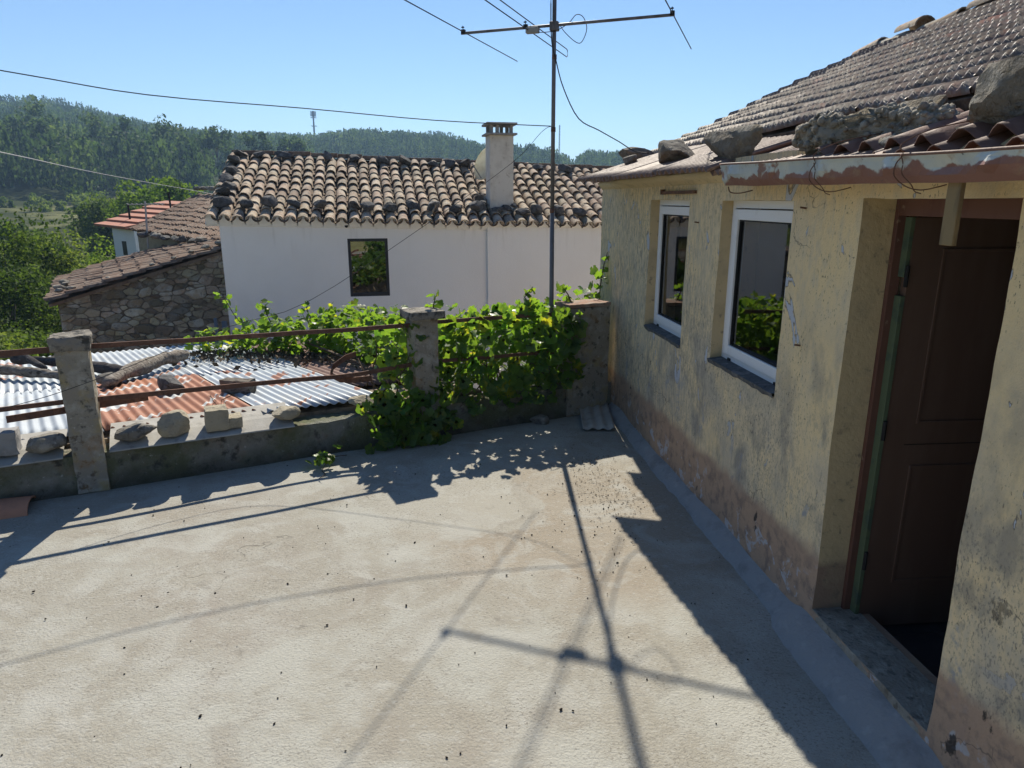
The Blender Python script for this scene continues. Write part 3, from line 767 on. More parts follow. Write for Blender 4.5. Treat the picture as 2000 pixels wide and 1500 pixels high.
def hbox(mb, s0, s1, p0, p1_, z0, z1):
    return mb.hexa([hw(s0, p0, z0), hw(s1, p0, z0), hw(s1, p1_, z0), hw(s0, p1_, z0), hw(s0, p0, z1), hw(s1, p0, z1), hw(s1, p1_, z1), hw(s0, p1_, z1)])

def house_window(a, b, c, d):
    c += 0.012
    fr = MB(); t = 0.045
    P0, P1 = 0.075, 0.135
    hbox(fr, a, a + t, P0, P1, c, d); hbox(fr, b - t, b, P0, P1, c, d)
    hbox(fr, a + t, b - t, P0, P1, d - t, d); hbox(fr, a + t, b - t, P0, P1, c, c + t)
    w = fr.build("window", M['aluwhite'], house, bevel=0.003)
    sa = MB(); u = 0.062; g = t + 0.006
    hbox(sa, a + g, a + g + u, P0 - .014, P1 - .02, c + g, d - g); hbox(sa, b - g - u, b - g, P0 - .014, P1 - .02, c + g, d - g)
    hbox(sa, a + g + u, b - g - u, P0 - .014, P1 - .02, d - g - u, d - g); hbox(sa, a + g + u, b - g - u, P0 - .014, P1 - .02, c + g, c + g + u)
    sa.build("sash", M['aluwhite'], w, bevel=0.004)
    ga = MB(); k = g + u; q = 0.009
    hbox(ga, a + k, a + k + q, P0, P1 - .03, c + k, d - k); hbox(ga, b - k - q, b - k, P0, P1 - .03, c + k, d - k)
    hbox(ga, a + k + q, b - k - q, P0, P1 - .03, d - k - q, d - k); hbox(ga, a + k + q, b - k - q, P0, P1 - .03, c + k, c + k + q)
    ga.build("gasket", M['gasket'], w)
    lean = 0.022 if a > 2 else 0.0      # second pane slanted in its sash to turn its reflection towards the barn
    gq = [hw(a + k, P0 + .012, c + k), hw(b - k, P0 + .012 + lean, c + k), hw(b - k, P0 + .012 + lean, d - k), hw(a + k, P0 + .012, d - k)]
    if (gq[1] - gq[0]).cross(gq[3] - gq[0]).dot(QD) > 0: gq = gq[::-1]
    obj("pane", fast_mesh("pane", [tuple(q) for q in gq], [(0, 1, 2, 3)], M['glass']), w)
    for s in (a + 0.13, b - 0.13):
        dc = MB(); hbox(dc, s - .018, s + .018, P0 - .008, P0 - .0005, c + .014, c + .03); dc.build("drain_cap", M['gasket'], w)
    # rough slate sill
    sl = MB(); n = 14; top = []; bot = []
    for i in range(n + 1):
        s = a + (b - a) * i / n
        e = -0.012 - 0.02 * abs(noise.noise(Vector((s * 9, c, 1))))
        top.append((hw(s, e, c + 0.004 + 0.004 * noise.noise(Vector((s * 12, 3, 0)))), hw(s, P0 + .01, c + 0.016)))
        bot.append((hw(s, e + .01, c - 0.02 - 0.02 * abs(noise.noise(Vector((s * 16, c, 4))))), hw(s, P0 + .01, c - .03)))
    for i in range(n):
        sl.quad(top[i][0], top[i + 1][0], top[i + 1][1], top[i][1])
        sl.quad(bot[i][0], bot[i + 1][0], top[i + 1][0], top[i][0])
    sl.build("sill", M['sill'], w)
house_window(*OPEN[0]); house_window(*OPEN[1])

# door: brown frame, leaf swung inwards, dark tiled floor and stone threshold
a, b, c, d = OPEN[2]
df = MB()
hbox(df, a, a + .025, .15, .20, c, d); hbox(df, b - .025, b, .15, .20, c, d); hbox(df, a + .025, b - .025, .15, .20, d - .07, d)
df.build("door_frame", M['framebrown'], house, bevel=0.004)
hinge = hw(a + 0.062, 0.205, 0.17); ld = (QD * 1.0 - WD * 0.03).normalized(); lt = Vector((ld.y, -ld.x, 0))
def lbox(mb, u0, u1, t0, t1, z0, z1):
    P = lambda u, t, z: hinge + ld * u + lt * t + Vector((0, 0, z - hinge.z))
    return mb.hexa([P(u0, t0, z0), P(u1, t0, z0), P(u1, t1, z0), P(u0, t1, z0), P(u0, t0, z1), P(u1, t0, z1), P(u1, t1, z1), P(u0, t1, z1)])
lf = MB(); lbox(lf, 0.0, 0.76, -0.04, 0.0, 0.08, 2.03)
leaf_o = lf.build("door", M['doorbrown'], house, bevel=0.003)
eg = MB(); lbox(eg, -0.022, -0.001, -0.042, 0.006, 0.10, 1.70); lbox(eg, -0.02, -0.001, -0.04, 0.002, 1.78, 2.03); eg.build("door_edge", M['doorgreen'], leaf_o, bevel=0.002)
for (z0, z1) in ((0.32, 0.92), (1.12, 1.90)):
    for (u0, u1) in ((0.14, 0.62),):
        pm = MB(); w_ = 0.014
        lbox(pm, u0, u0 + w_, 0.001, 0.007, z0, z1); lbox(pm, u1 - w_, u1, 0.001, 0.007, z0, z1)
        lbox(pm, u0 + w_, u1 - w_, 0.001, 0.007, z0, z0 + w_); lbox(pm, u0 + w_, u1 - w_, 0.001, 0.007, z1 - w_, z1)
        pm.build("moulding", M['doorbrown'], leaf_o, bevel=0.002)
for z in (0.40, 1.05, 1.74):
    hg = MB(); hg.tube([hinge + Vector((0, 0, z - hinge.z)) - ld * .012 + lt * .012, hinge + Vector((0, 0, z + .09 - hinge.z)) - ld * .012 + lt * .012], 0.009, 8); hg.build("hinge", M['gasket'], leaf_o)
rail_m = MB(); lbox(rail_m, 0.10, 0.74, 0.0005, 0.002, 1.020, 1.023); rail_m.build("groove", M['gasket'], leaf_o)
# inside floor tiles
for i in range(6):
    for j in range(8):
        ft = MB(); s0_, p0_ = 2.35 + 0.55 * i, 0.22 + 0.36 * j
        hbox(ft, s0_ + .004, s0_ + .546, p0_ + .004, p0_ + .356, 0.01, 0.066); ft.build("floor_tile", M['slatetile'], house)
gt = MB(); hbox(gt, 2.32, 5.7, 0.225, 3.0, 0.0, 0.062); gt.build("grout_bed", M['grout'], house)
rough_obj("threshold", M['rubblecrete'], house, hw(4.70, 0.0, 0.05), -1 * -WD, QD, 0.84, 0.22, 0.105, 0.03, 0.006, 6.0)

# roof of the yellow house: clay tiles above, corrugated sheets along the eave
TS = 0.46; TN = Vector((0, 0, 1)); TP0, TZ0 = 0.52, 2.545
cs = 1 / math.hypot(1, TS)
UPS = (QD + Vector((0, 0, TS))) * cs             # up the slope
NRM = (Vector((0, 0, 1)) - QD * TS) * cs         # roof normal
def tile_mesh():
    W, L = 0.212, 0.26; nx_ = 15
    ys = [0.0, 0.010, 0.026, 0.07, 0.16, L]; ks = [0.25, 0.72, 1.0, 1.0, 0.85, 0.6]
    mb = MB(); vs = []
    ks = [0.25, 0.75, 1.0, 0.95, 0.6, 0.45]
    for y, k in zip(ys, ks):
        for i in range(nx_ + 1):
            x = -W / 2 + W * i / nx_; u = i / nx_
            h = 0.030 * max(0.0, math.sin(2 * math.pi * u * 3 - 0.6)) ** 0.7 + 0.008
            vs.append((x, y, h * k))
    for i in range(nx_ + 1):
        vs.append((-W / 2 + W * i / nx_, 0.004, -0.022))
    n = nx_ + 1
    fs = [(j * n + i, j * n + i + 1, (j + 1) * n + i + 1, (j + 1) * n + i) for j in range(len(ys) - 1) for i in range(nx_)]
    b0 = len(ys) * n
    fs += [(b0 + i, b0 + i + 1, i + 1, i) for i in range(nx_)]
    return mb.add(vs, fs).mesh("roof_tile", M['tile2'], True)
TILE = tile_mesh()
tilt = Matrix.Rotation(-math.atan2(0.026, 0.24), 4, 'X')
XS = -WD
tile_list = []
for row in range(14):
    for col in range(27):
        s = -0.70 + 0.206 * col + rng.uniform(-.006, .006)
        dd = 0.187 * row + rng.uniform(-.010, .010) + 0.012 * noise.noise(Vector((s * 0.7, row, 0)))
        base = hw(s, TP0, TZ0) + UPS * dd + NRM * (0.024 + 0.022 * noise.noise(Vector((s * 0.6, row * .35, 4))))
        tile_list.append(frame_matrix(base, XS, UPS, NRM) @ tilt @ Matrix.Rotation(rng.uniform(-.03, .03), 4, 'Z') @ Matrix.Rotation(rng.uniform(-.05, .05), 4, 'Y'))
tile_list.sort(key=lambda m_: (m_.translation - Vector((0, 0, EYE))).length if (m_.translation - B0).dot(-WD) < 4.0 else 99)
for m_ in tile_list[:296]: obj("roof_tile", TILE, house, m_)
LATE_TILES = tile_list[296:]
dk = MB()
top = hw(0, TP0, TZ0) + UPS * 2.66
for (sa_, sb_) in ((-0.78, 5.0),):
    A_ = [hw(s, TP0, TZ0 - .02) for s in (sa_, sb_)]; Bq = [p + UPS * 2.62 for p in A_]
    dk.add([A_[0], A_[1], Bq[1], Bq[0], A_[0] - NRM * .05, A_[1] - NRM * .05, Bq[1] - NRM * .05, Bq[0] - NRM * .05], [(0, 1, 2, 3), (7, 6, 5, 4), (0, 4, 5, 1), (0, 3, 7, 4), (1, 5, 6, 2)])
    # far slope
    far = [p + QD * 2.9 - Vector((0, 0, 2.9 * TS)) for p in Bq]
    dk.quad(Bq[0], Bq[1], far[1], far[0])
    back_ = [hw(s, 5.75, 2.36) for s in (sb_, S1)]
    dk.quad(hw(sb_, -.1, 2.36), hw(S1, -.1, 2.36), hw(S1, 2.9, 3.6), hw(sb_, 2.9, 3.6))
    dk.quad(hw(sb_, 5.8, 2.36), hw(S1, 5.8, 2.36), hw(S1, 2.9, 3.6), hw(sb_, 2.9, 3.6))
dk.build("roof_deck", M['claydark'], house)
# ridge: mortar bed with half-round caps, some missing
rl = MB(); pr = []
for i in range(60):
    s = -0.72 + 5.6 * i / 59
    c0 = hw(s, TP0, TZ0) + UPS * 2.60
    hh = 0.05 + 0.03 * noise.noise(Vector((s * 5, 0, 0))) + 0.02 * noise.noise(Vector((s * 17, 3, 0)))
    pr.append([c0 - QD * .10 + Vector((0, 0, -.02)), c0 - QD * .05 + Vector((0, 0, hh * .8)), c0 + QD * .03 + Vector((0, 0, hh + .02)), c0 + QD * .14 + Vector((0, 0, -.02))])
vs = [p for q in pr for p in q]
rl.add(vs, [(4 * i + k, 4 * i + k + 1, 4 * i + 5 + k, 4 * i + 4 + k) for i in range(59) for k in range(3)])
rl.build("ridge_mortar", M['ridge_mortar'], house, True)
def cap_mesh(L=0.40, r0=0.085, r1=0.068, n=8, th=0.013, name="ridge_cap", m=None):
    mb = MB(); vs = []
    for (y, r) in ((0, r0), (L, r1)):
        for rr in (r, r - th):
            vs += [(rr * math.cos(math.pi * k / n), y, rr * math.sin(math.pi * k / n) * 0.85) for k in range(n + 1)]
    k1 = n + 1
    fs = [(k, k + 1, 2 * k1 + k + 1, 2 * k1 + k) for k in range(n)] + [(k1 + k + 1, k1 + k, 3 * k1 + k, 3 * k1 + k + 1) for k in range(n)]
    fs += [(k + 1, k, k1 + k, k1 + k + 1) for k in range(n)] + [(2 * k1 + k, 2 * k1 + k + 1, 3 * k1 + k + 1, 3 * k1 + k) for k in range(n)]
    fs += [(0, 2 * k1, 3 * k1, k1), (n, k1 + n, 3 * k1 + n, 2 * k1 + n)]
    me = mb.add(vs, fs).mesh(name, m, True)
    try: me.set_sharp_from_angle(angle=math.radians(50))
    except Exception: pass
    return me
RC = cap_mesh(0.36, 0.11, 0.09, m=M['clay'], name="ridge_cap")
for (s, tw, lift) in ((-0.62, 0.5, 0.0), (-0.02, -0.12, 0.06), (0.50, 0.55, 0.01), (0.98, 0.1, 0.05), (1.42, 0.45, 0.03), (1.8, 0.02, 0.05), (2.2, -0.06, 0.05)):
    c0 = hw(s, TP0, TZ0) + UPS * 2.60 + QD * .02 + Vector((0, 0, lift))
    obj("ridge_cap", RC, house, frame_matrix(c0, QD, WD, Vector((0, 0, 1))) @ Matrix.Rotation(tw * 0.4, 4, 'Z') @ Matrix.Rotation(-tw * 0.3, 4, 'X'))

# lower corrugated sheets; the eave line runs closer to the wall towards the camera
def eave_p(s):
    return -0.42 + 0.1 * (s + 0.05) if s < 2.3 else -0.12
SHS = 0.30
for i, (s0_, s1_) in enumerate(((-0.82, 0.02), (-0.06, 0.92), (0.84, 1.74), (1.66, 2.56), (2.48, 3.4), (3.32, 4.2), (4.1, 5.0), (4.9, 5.9), (5.8, 6.8), (6.7, 7.6))):
    e0 = eave_p((s0_ + s1_) / 2)
    if i == 0: e0 = -0.10
    slope = Vector((0, 0, SHS)); al = (QD + slope).normalized(); nn = (Vector((0, 0, 1)) - QD * SHS).normalized()
    z0 = 2.31 + SHS * (e0 + 0.15) * 0.6 + 0.006 * (i % 2)
    z0 = 2.285 + 0.006 * (i % 2) + (0.012 if i == 0 else 0) - (0.03 if i > 3 else 0.012)
    length = (0.66 - e0) * math.hypot(1, SHS)
    p0 = hw(s0_, e0, z0)
    ac = -WD if i in (0,) or i > 3 else (-WD + QD * 0.1).normalized()
    p0 = hw(s0_, e0 - (0.0 if i in (0,) or i > 3 else 0.045), z0)
    big = i in (6,)
    sh = corr_sheet(p0, al, ac, length, (s1_ - s0_), 0.17 if big else 0.076, 0.024 if big else 0.015, nn, 0.4 * i, 0.005, 8, 0.004, i, 0.02)
    sh.build("roof_sheet", M['redsheet'] if big else M['browncorr'], house, True)
# extra short red sheet lying on the eave at the right
al = (QD + Vector((0, 0, .34))).normalized(); nn = (Vector((0, 0, 1)) - QD * .34).normalized()
corr_sheet(hw(3.62, -0.09, 2.300), al, -WD, 0.40, 1.2, 0.17, 0.026, nn, 1.0, 0.005, 8, 0.0, 31, 0.02).build("roof_sheet", M['redsheet'], house, True)
# plaster strip closing the gap between wall head and sheets
hd = MB(); ne = 60; rows = []
for i in range(ne + 1):
    s = S0 + (S1 - S0) * i / ne
    w1 = 2.262 + 0.012 * noise.noise(Vector((s * 4, 0, 7)))
    rows.append([wp(s, 2.20, -0.002), hw(s, -0.03 + .012 * noise.noise(Vector((s * 5, 4, 0))), 2.225), hw(s, max(eave_p(s) + .05, -.16) if s > 0 else -.06, w1), hw(s, 0.05, 2.33)])
vs = [p for q in rows for p in q]
hd.add(vs, [(4 * i + k, 4 * i + k + 1, 4 * i + 5 + k, 4 * i + 4 + k) for i in range(ne) for k in range(3)])
hd.build("eave_render", M['reveal'], house, True)

# dented metal gutter tied with wire
gu = MB(); ng = 130; rows = []
for i in range(ng + 1):
    s = 2.80 + 4.8 * i / ng
    dent = 0.014 * noise.noise(Vector((s * 4.5, 0, 1))) - 0.030 * max(0.0, 1 - abs(((s * 1.37) % 0.62) - 0.3) / 0.06) * (0.5 + 0.5 * noise.noise(Vector((s * 2, 8, 0))))
    tp = 2.294 - 0.024 * (s - 2.6) + 0.006 * noise.noise(Vector((s * 1.2, 3, 0)))
    bt_ = 2.180 - 0.013 * (s - 2.6) + 0.005 * noise.noise(Vector((s * 3, 9, 0)))
    hg_ = tp - bt_
    rows.append([hw(s, -0.03, bt_ + .02), hw(s, -0.045, bt_ + .004), hw(s, -0.15, bt_), hw(s, -0.172, bt_ + .26 * hg_), hw(s, -0.178 + dent * 1.6, bt_ + .52 * hg_), hw(s, -0.184 + dent * .8, bt_ + .78 * hg_), hw(s, -0.192, bt_ + .96 * hg_), hw(s, -0.185, tp + .004), hw(s, -0.175, tp)])
vs = [p for q in rows for p in q]; k9 = len(rows[0])
gu.add(vs, [(k9 * i + k, k9 * i + k + 1, k9 * (i + 1) + k + 1, k9 * (i + 1) + k) for i in range(ng) for k in range(k9 - 1)])
gu.add([rows[0][k] for k in range(k9)], [tuple(range(k9))])
gt_o = gu.build("gutter", M['gutter'], house, False)
sm = gt_o.modifiers.new("thickness", 'SOLIDIFY'); sm.thickness = 0.002
rm = MB(); rm.tube([r_[6] + Vector((0, 0, 0.004)) for r_ in rows], 0.006, 6); rm.build("gutter_rim", M['redsheet'], gt_o, True)
def wire(pts, r, name="wire", parent=None, m='rust'):
    mb = MB(); pts = [Vector(p) for p in pts]
    fine = []
    for i in range(len(pts) - 1):
        for k in range(4):
            t = k / 4
            a_ = pts[max(i - 1, 0)]; b_ = pts[i]; c_ = pts[i + 1]; d_ = pts[min(i + 2, len(pts) - 1)]
            fine.append(0.5 * ((2 * b_) + (c_ - a_) * t + (2 * a_ - 5 * b_ + 4 * c_ - d_) * t * t + (3 * b_ - a_ - 3 * c_ + d_) * t ** 3))
    fine.append(pts[-1])
    mb.tube(fine, r, 6)
    return mb.build(name, M[m], parent, True)
for s in (3.80, 4.36):
    wire([hw(s + .10, .02, 2.36), hw(s + .04, -.12, 2.33), hw(s, -.199, 2.285), hw(s + .01, -.197, 2.25), hw(s - .02, -.198, 2.22), hw(s - .025, -.195, 2.18), hw(s + .0, -.165, 2.145), hw(s + .03, -.13, 2.132), hw(s + .05, -.09, 2.14), hw(s + .05, -.05, 2.15)], 0.0022, "tie_wire", house)
    wire([hw(s + .0, -.199, 2.25), hw(s + .02, -.20, 2.22), hw(s + .015, -.195, 2.185), hw(s + .035, -.17, 2.15), hw(s + .03, -.15, 2.128), hw(s + .05, -.14, 2.12)], 0.0019, "tie_wire", house)
wire([hw(2.86, -.16, 2.17), hw(2.87, -.15, 2.14), hw(2.91, -.11, 2.135), hw(2.93, -.05, 2.15)], 0.0035, "gutter_hook", house)
# board hanging from the gutter in front of the door, old bracket above the small window
hb = MB(); hbox(hb, 4.525, 4.585, -0.135, -0.117, 1.955, 2.17); hb.build("hanging_board", M['oldboard'], house, bevel=0.003)
bk = MB(); hbox(bk, 1.30, 1.98, -0.028, 0.02, 2.140, 2.162); hbox(bk, 1.30, 1.33, -0.036, 0.02, 2.138, 2.176); bk.build("wall_bracket", M['rust'], house, bevel=0.002)
for (s, z) in ((3.42, 2.06), (2.05, 1.95), (3.5, 1.4)):
    nl = MB(); nl.tube([hw(s, 0.0, z), hw(s, -0.03, z + .004)], 0.005, 6); nl.build("nail", M['rust'], house)

# ------------------------------------------------------------------ stones and rubble on the yellow house's eave
def on_sheet(s, p):
    return hw(s, p, (2.285 if s < 2.5 else 2.262) + SHS * (p - eave_p(s)))
AZH = math.atan2(-WD.y, -WD.x)
stone("boulder", on_sheet(4.58, 0.03), (0.56, 0.26, 0.27), 41, M['boulder'], "largest rounded boulder on roof eave above the open door", "boulder", rot=(0, 0, AZH), sub=4, rough=0.05, cuts=8)
def chunk(name, loc, size, seed, m, label, rot):
    v, f = ICO[5]
    out = []
    for p in v:
        q = Vector((abs(p.x) ** 0.55 * math.copysign(1, p.x), abs(p.y) ** 0.6 * math.copysign(1, p.y), abs(p.z) ** 0.6 * math.copysign(1, p.z)))
        w = Vector((q.x * size[0] / 2, q.y * size[1] / 2, q.z * size[2] / 2))
        k = 0
        for oc in range(2):
            vd = noise.voronoi(w * (17 * 2.0 ** oc) + Vector((seed, oc, 0)))[0][0]
            k += (0.40 - vd) * 0.060 / 1.7 ** oc
        w += p.normalized() * (k + 0.03 * noise.noise(w * 7 + Vector((seed, 0, 0))))
        out.append(tuple(w))
    mbc = MB().add(out, f); rc = random.Random(seed); pv0, pf0 = ICO[2]
    for _ in range(900):
        p = Vector(out[rc.randrange(len(out))])
        if p.z < -size[2] * .3: continue
        r0 = rc.choice((.006, .008, .010, .013, .018)); e = Vector((rc.uniform(.7, 1.2), rc.uniform(.7, 1.2), rc.uniform(.7, 1.2))); sd = rc.uniform(0, 50)
        mbc.add([p + Vector((q.x * e.x, q.y * e.y, q.z * e.z)) * r0 * (1 + .5 * noise.noise(q * 1.6 + Vector((sd, 0, 0)))) for q in pv0], pf0)
    me = mbc.mesh(name, m, True)
    o = obj(name, me); o.rotation_euler = rot; o.location = Vector(loc) + Vector((0, 0, size[2] * 0.42))
    return tag(o, label, "rubble")
AZH = math.atan2(-WD.y, -WD.x)
chunk("concrete_chunk", on_sheet(3.74, 0.07), (0.86, 0.20, 0.16), 5, M['rubblecrete'], "long crumbling lump of rough concrete lying along the sheeted eave", (0, 0.02, AZH + 0.16))
stone("stone_block", on_sheet(3.55, 0.44), (0.36, 0.20, 0.17), 44, M['boulder'], "squared grey stone block behind the crumbling concrete lump on roof", "stone", rot=(0, 0, AZH + .1), cuts=5, sub=4)
stone("stone_slab", on_sheet(2.48, 0.02), (0.66, 0.15, 0.25), 45, M['boulder'], "flat grey slab leaning on sheets at left end of the gutter", "stone", rot=(0.1, 0, AZH + .06), cuts=12, sub=4, rough=0.06)
stone("roof_stone", on_sheet(1.32, 0.06), (0.46, 0.22, 0.20), 46, M['boulder'], "blocky dark stone on corrugated eave above the small window", "stone", rot=(0, 0, AZH + .1), cuts=6, sub=4)
stone("roof_stone", on_sheet(0.62, 0.30), (0.40, 0.20, 0.13), 47, M['boulder'], "low dark stone at the end of the pale antenna lead", "stone", rot=(0, 0, AZH - .2))
stone("roof_stone", on_sheet(0.12, 0.05), (0.26, 0.18, 0.12), 48, M['rock'], "small brownish stone nearest the far corner of sheeted eave", "stone", rot=(0, 0, 1.0))
stone("roof_stone", on_sheet(-0.32, 0.22), (0.42, 0.20, 0.17), 49, M['boulder'], "layered dark stone at the far roof corner beyond the mast", "stone", rot=(0.2, 0, 0.6))
stone("roof_stone", on_sheet(4.02, -0.02), (0.20, 0.10, 0.07), 50, M['rock'], "thin pale stone wedged under the big roof boulder", "stone", rot=(0, 0, AZH))

# ------------------------------------------------------------------ shed below the terrace with corrugated roof
shed = empty("shed", par(-3.0, 3.0, -2.6), "low shed under galvanised and rusty corrugated sheets beyond the parapet", "shed")
EX, EY = -0.588, 0.809
EO = EX * NXp + EY * NYp
ALG = Vector((EX, EY, -0.07 * EO))
def shed_z(off): return 0.40 - 0.07 * off
M['zincmix'] = mat('patchy_rusting_sheet', (0.37, 0.405, 0.435), [
    ((0.42, 0.42, 0.39), 0.6, ('n', 4, 0.5, 0.66)),
    ((0.30, 0.125, 0.065), 0.97, ('nd', 1.7, 0.61, 0.625, (1.5, 0.8, 1), 6)),
    ((0.36, 0.19, 0.11), 0.6, ('nd', 6, 0.54, 0.6), ('nd', 1.7, 0.61, 0.625, (1.5, 0.8, 1), 6)),
], rough=0.5, spec=0.4, metal=0.15, bump=((30, 0.002, None),))
def sheet_at(X0, X1, off0, off1, m, seed, lift=0.0):
    wdt = (X1 - X0) / RX
    q = par(X0, 0, 0) + Vector((EX, EY, 0)) * (off0 / EO)
    q.z = shed_z(off0) + lift
    corr_sheet(q, ALG, R3, (off1 - off0) / EO, wdt + 0.05, 0.080, 0.0100, (0, 0, 1), seed * 0.9, 0.003, 8, -0.004, seed, 0.015).build("roof_sheet", M[m], shed, True)
near = [(-1.95, -1.08, 'zincmix'), (-2.97, -2.0, 'zincrust'), (-3.98, -3.02, 'zinc'), (-4.98, -4.02, 'zinc'), (-5.98, -5.02, 'zinc'), (-6.98, -6.02, 'zinc')]
for i, (a_, b_, m_) in enumerate(near):
    sheet_at(a_, b_, 0.30 if i else 0.20, 2.62, m_, 3 + i, 0.004 * (i % 2))
far_ = [(-1.0, -0.15, 'redsheet'), (-2.0, -1.02, 'zincmix'), (-3.0, -2.02, 'zinc'), (-4.0, -3.02, 'zincmix'), (-5.0, -4.02, 'zinc'), (-6.0, -5.02, 'zinc'), (-7.0, -6.02, 'zinc')]
for i, (a_, b_, m_) in enumerate(far_):
    sheet_at(a_, b_, 2.50 if i else 0.9, 5.6, m_, 13 + i, -0.012 + 0.004 * (i % 2))
sw = MB()
c1 = par(-7.4, .22); c2 = par(-0.2, .22); fo = Vector((EX, EY, 0)) * (5.4 / EO)
sw.hexa([(*c1.xy, -2.7), (*c2.xy, -2.7), (*(c2 + fo).xy, -2.7), (*(c1 + fo).xy, -2.7), (*c1.xy, 0.33), (*c2.xy, 0.33), (*(c2 + fo).xy, shed_z(5.6) - .06), (*(c1 + fo).xy, shed_z(5.6) - .06)])
sw.build("wall", M['rubble_joint'], shed)

# grey flat strips laid over the parapet edge, held down with stones
def strip(k0, k1, label):
    mb = MB(); n = 16; rows = []
    for i in range(n + 1):
        k = k0 + (k1 - k0) * i / n
        w_ = 0.006 * noise.noise(Vector((k * 3, 1, 0)))
        rows.append([par(k, -0.055 + w_, 0.305), par(k, -0.05, 0.314), par(k, 0.12, 0.362 + w_), par(k, 0.40, 0.398), par(k, 0.40, 0.39), par(k, 0.10, 0.352)])
    vs = [p for r_ in rows for p in r_]
    mb.add(vs, [(6 * i + k, 6 * i + (k + 1) % 6, 6 * i + 6 + (k + 1) % 6, 6 * i + 6 + k) for i in range(n) for k in range(6)])
    return tag(mb.build("flat_sheet", M['fibre'], None, False), label, "sheet")
strip(-7.0, -3.24, "grey flat sheet strip on parapet left of the lichen pillar")
strip(-2.98, -1.80, "grey flat sheet strip on parapet right of the lichen pillar")
def pz(off): return 0.36 + 0.13 * (off - .12) if off > .12 else 0.345
def pst(name, k, off, size, seed, m, label, rotz=0.0, **kw):
    q = par(k, off, 0.36 + 0.12 * max(-0.1, off - 0.1))
    return stone(name, q, size, seed, m, label, rot=(rng.uniform(-.08, .08), rng.uniform(-.08, .08), rotz), **kw)
RA = math.atan2(RY, RX)
pst("stone", -2.84, 0.05, (0.33, 0.18, 0.16), 61, M['rock'], "rounded grey speckled stone on parapet just right of lichen pillar", RA, cuts=12, round_=0.15, rough=0.05)
pst("stone", -2.56, 0.07, (0.25, 0.18, 0.25), 62, M['limestone'], "pointed tan stone standing on the grey strip of the parapet", RA + .3, cuts=10)
pst("stone", -1.86, 0.07, (0.24, 0.19, 0.14), 63, M['limestone'], "flat yellowish stone at right end of the grey parapet strip", RA + .5, cuts=12)
pst("stone", -1.26, 0.12, (0.21, 0.16, 0.13), 64, M['limestone'], "small pale stone on the wavy sheet edge beside the vine", RA + .2, cuts=6)
pst("stone", -3.36, 0.05, (0.27, 0.20, 0.16), 65, M['rock'], "flat topped grey stone left of the lichen pillar", RA - .1, cuts=9)
# broken concrete block with a stepped edge
cb = empty("broken_block", par(-2.27, 0.07, 0.36), "broken stepped concrete block with dry twigs on the parapet", "block")
for (a0_, a1_, b0_, b1_, h_) in ((-0.13, 0.04, -0.09, 0.09, 0.17), (0.03, 0.14, -0.07, 0.08, 0.085)):
    rough_obj("fragment", M['limestone'], cb, par(-2.27, 0.07, 0.345) + Vector(R3) * a0_ + Vector(N3) * b0_, R3, N3, a1_ - a0_, b1_ - b0_, h_, 0.03, 0.010, 12.0)
tw = MB()
for k in range(4):
    b_ = par(-2.33 + .03 * k, 0.09, 0.53); tw.tube([b_, b_ + Vector((rng.uniform(-.04, .04), 0.02, 0.03)), b_ + Vector((rng.uniform(-.09, .09), 0.04, 0.07))], 0.0025, 5)
tw.build("twig", M['stem'], cb)
# hollow block with red brick on top at the left edge
hbk = empty("masonry_block", par(-3.56, 0.12, 0.37), "grey masonry block with red brick fragment at the left picture edge", "block")
rough_obj("block", M['cement'], hbk, par(-3.74, 0.02, 0.36), R3, N3, 0.30, 0.15, 0.17, 0.03, 0.012, 9.0)
rough_obj("brick", M['brick'], hbk, par(-3.90, 0.06, 0.50), R3, N3, 0.28, 0.12, 0.07, 0.03, 0.004, 9.0)

# weights and old timber on the shed roof
def roof_at(x, y):
    off = (x * NXp + (y - 6.326) * NYp)
    return Vector((x, y, shed_z(off) + 0.012))
stone("roof_stone", roof_at(-3.30, 6.5), (0.30, 0.17, 0.20), 71, M['rockdark'], "dark wedge stone on the rusty corrugated sheet", "stone", rot=(0, 0.3, -.5), cuts=9)
stone("roof_stone", roof_at(-4.2, 6.98), (0.28, 0.22, 0.17), 72, M['rock'], "roundish brown stone beside the weathered log on shed roof", "stone", rot=(0, 0, .4), round_=0.4)
wb = rough_obj("wood_block", M['oldwood'], None, roof_at(-2.80, 6.38) - Vector((0, 0, .01)), Vector((0.97, -0.22, 0)), Vector((0.22, 0.97, 0)), 0.32, 0.13, 0.13, 0.03, 0.012, 9.0)
tag(wb, "chopped block of weathered wood on the corrugated sheets", "wood block")
def log(name, pts, r, m, label, seed):
    r_ = random.Random(seed); mb = MB(); n = 10
    pts = [Vector(p) for p in pts]; fine = []
    for i in range(len(pts) - 1):
        for k in range(6): fine.append(pts[i].lerp(pts[i + 1], k / 6))
    fine.append(pts[-1])
    rs = [r * (0.85 + 0.35 * noise.noise(p * 3 + Vector((seed, 0, 0)))) * (0.55 if i in (0, len(fine) - 1) else 1) for i, p in enumerate(fine)]
    mb.tube(fine, rs, n)
    mb.v = [tuple(Vector(v) + Vector((noise.noise(Vector(v) * 14), noise.noise(Vector(v) * 14 + Vector((5, 0, 0))), noise.noise(Vector(v) * 14 + Vector((0, 5, 0))))) * r * 0.35) for v in mb.v]
    return tag(mb.build(name, M[m], None, True), label, "log")
zz = lambda x, y, h: roof_at(x, y) + Vector((0, 0, h))
log("log", [zz(-4.10, 6.74, .05), zz(-4.13, 7.3, .09), zz(-4.12, 7.9, .10), zz(-4.02, 8.35, .10)], 0.085, 'oldwood', "split weathered log lying aslant on the corrugated roof", 3)
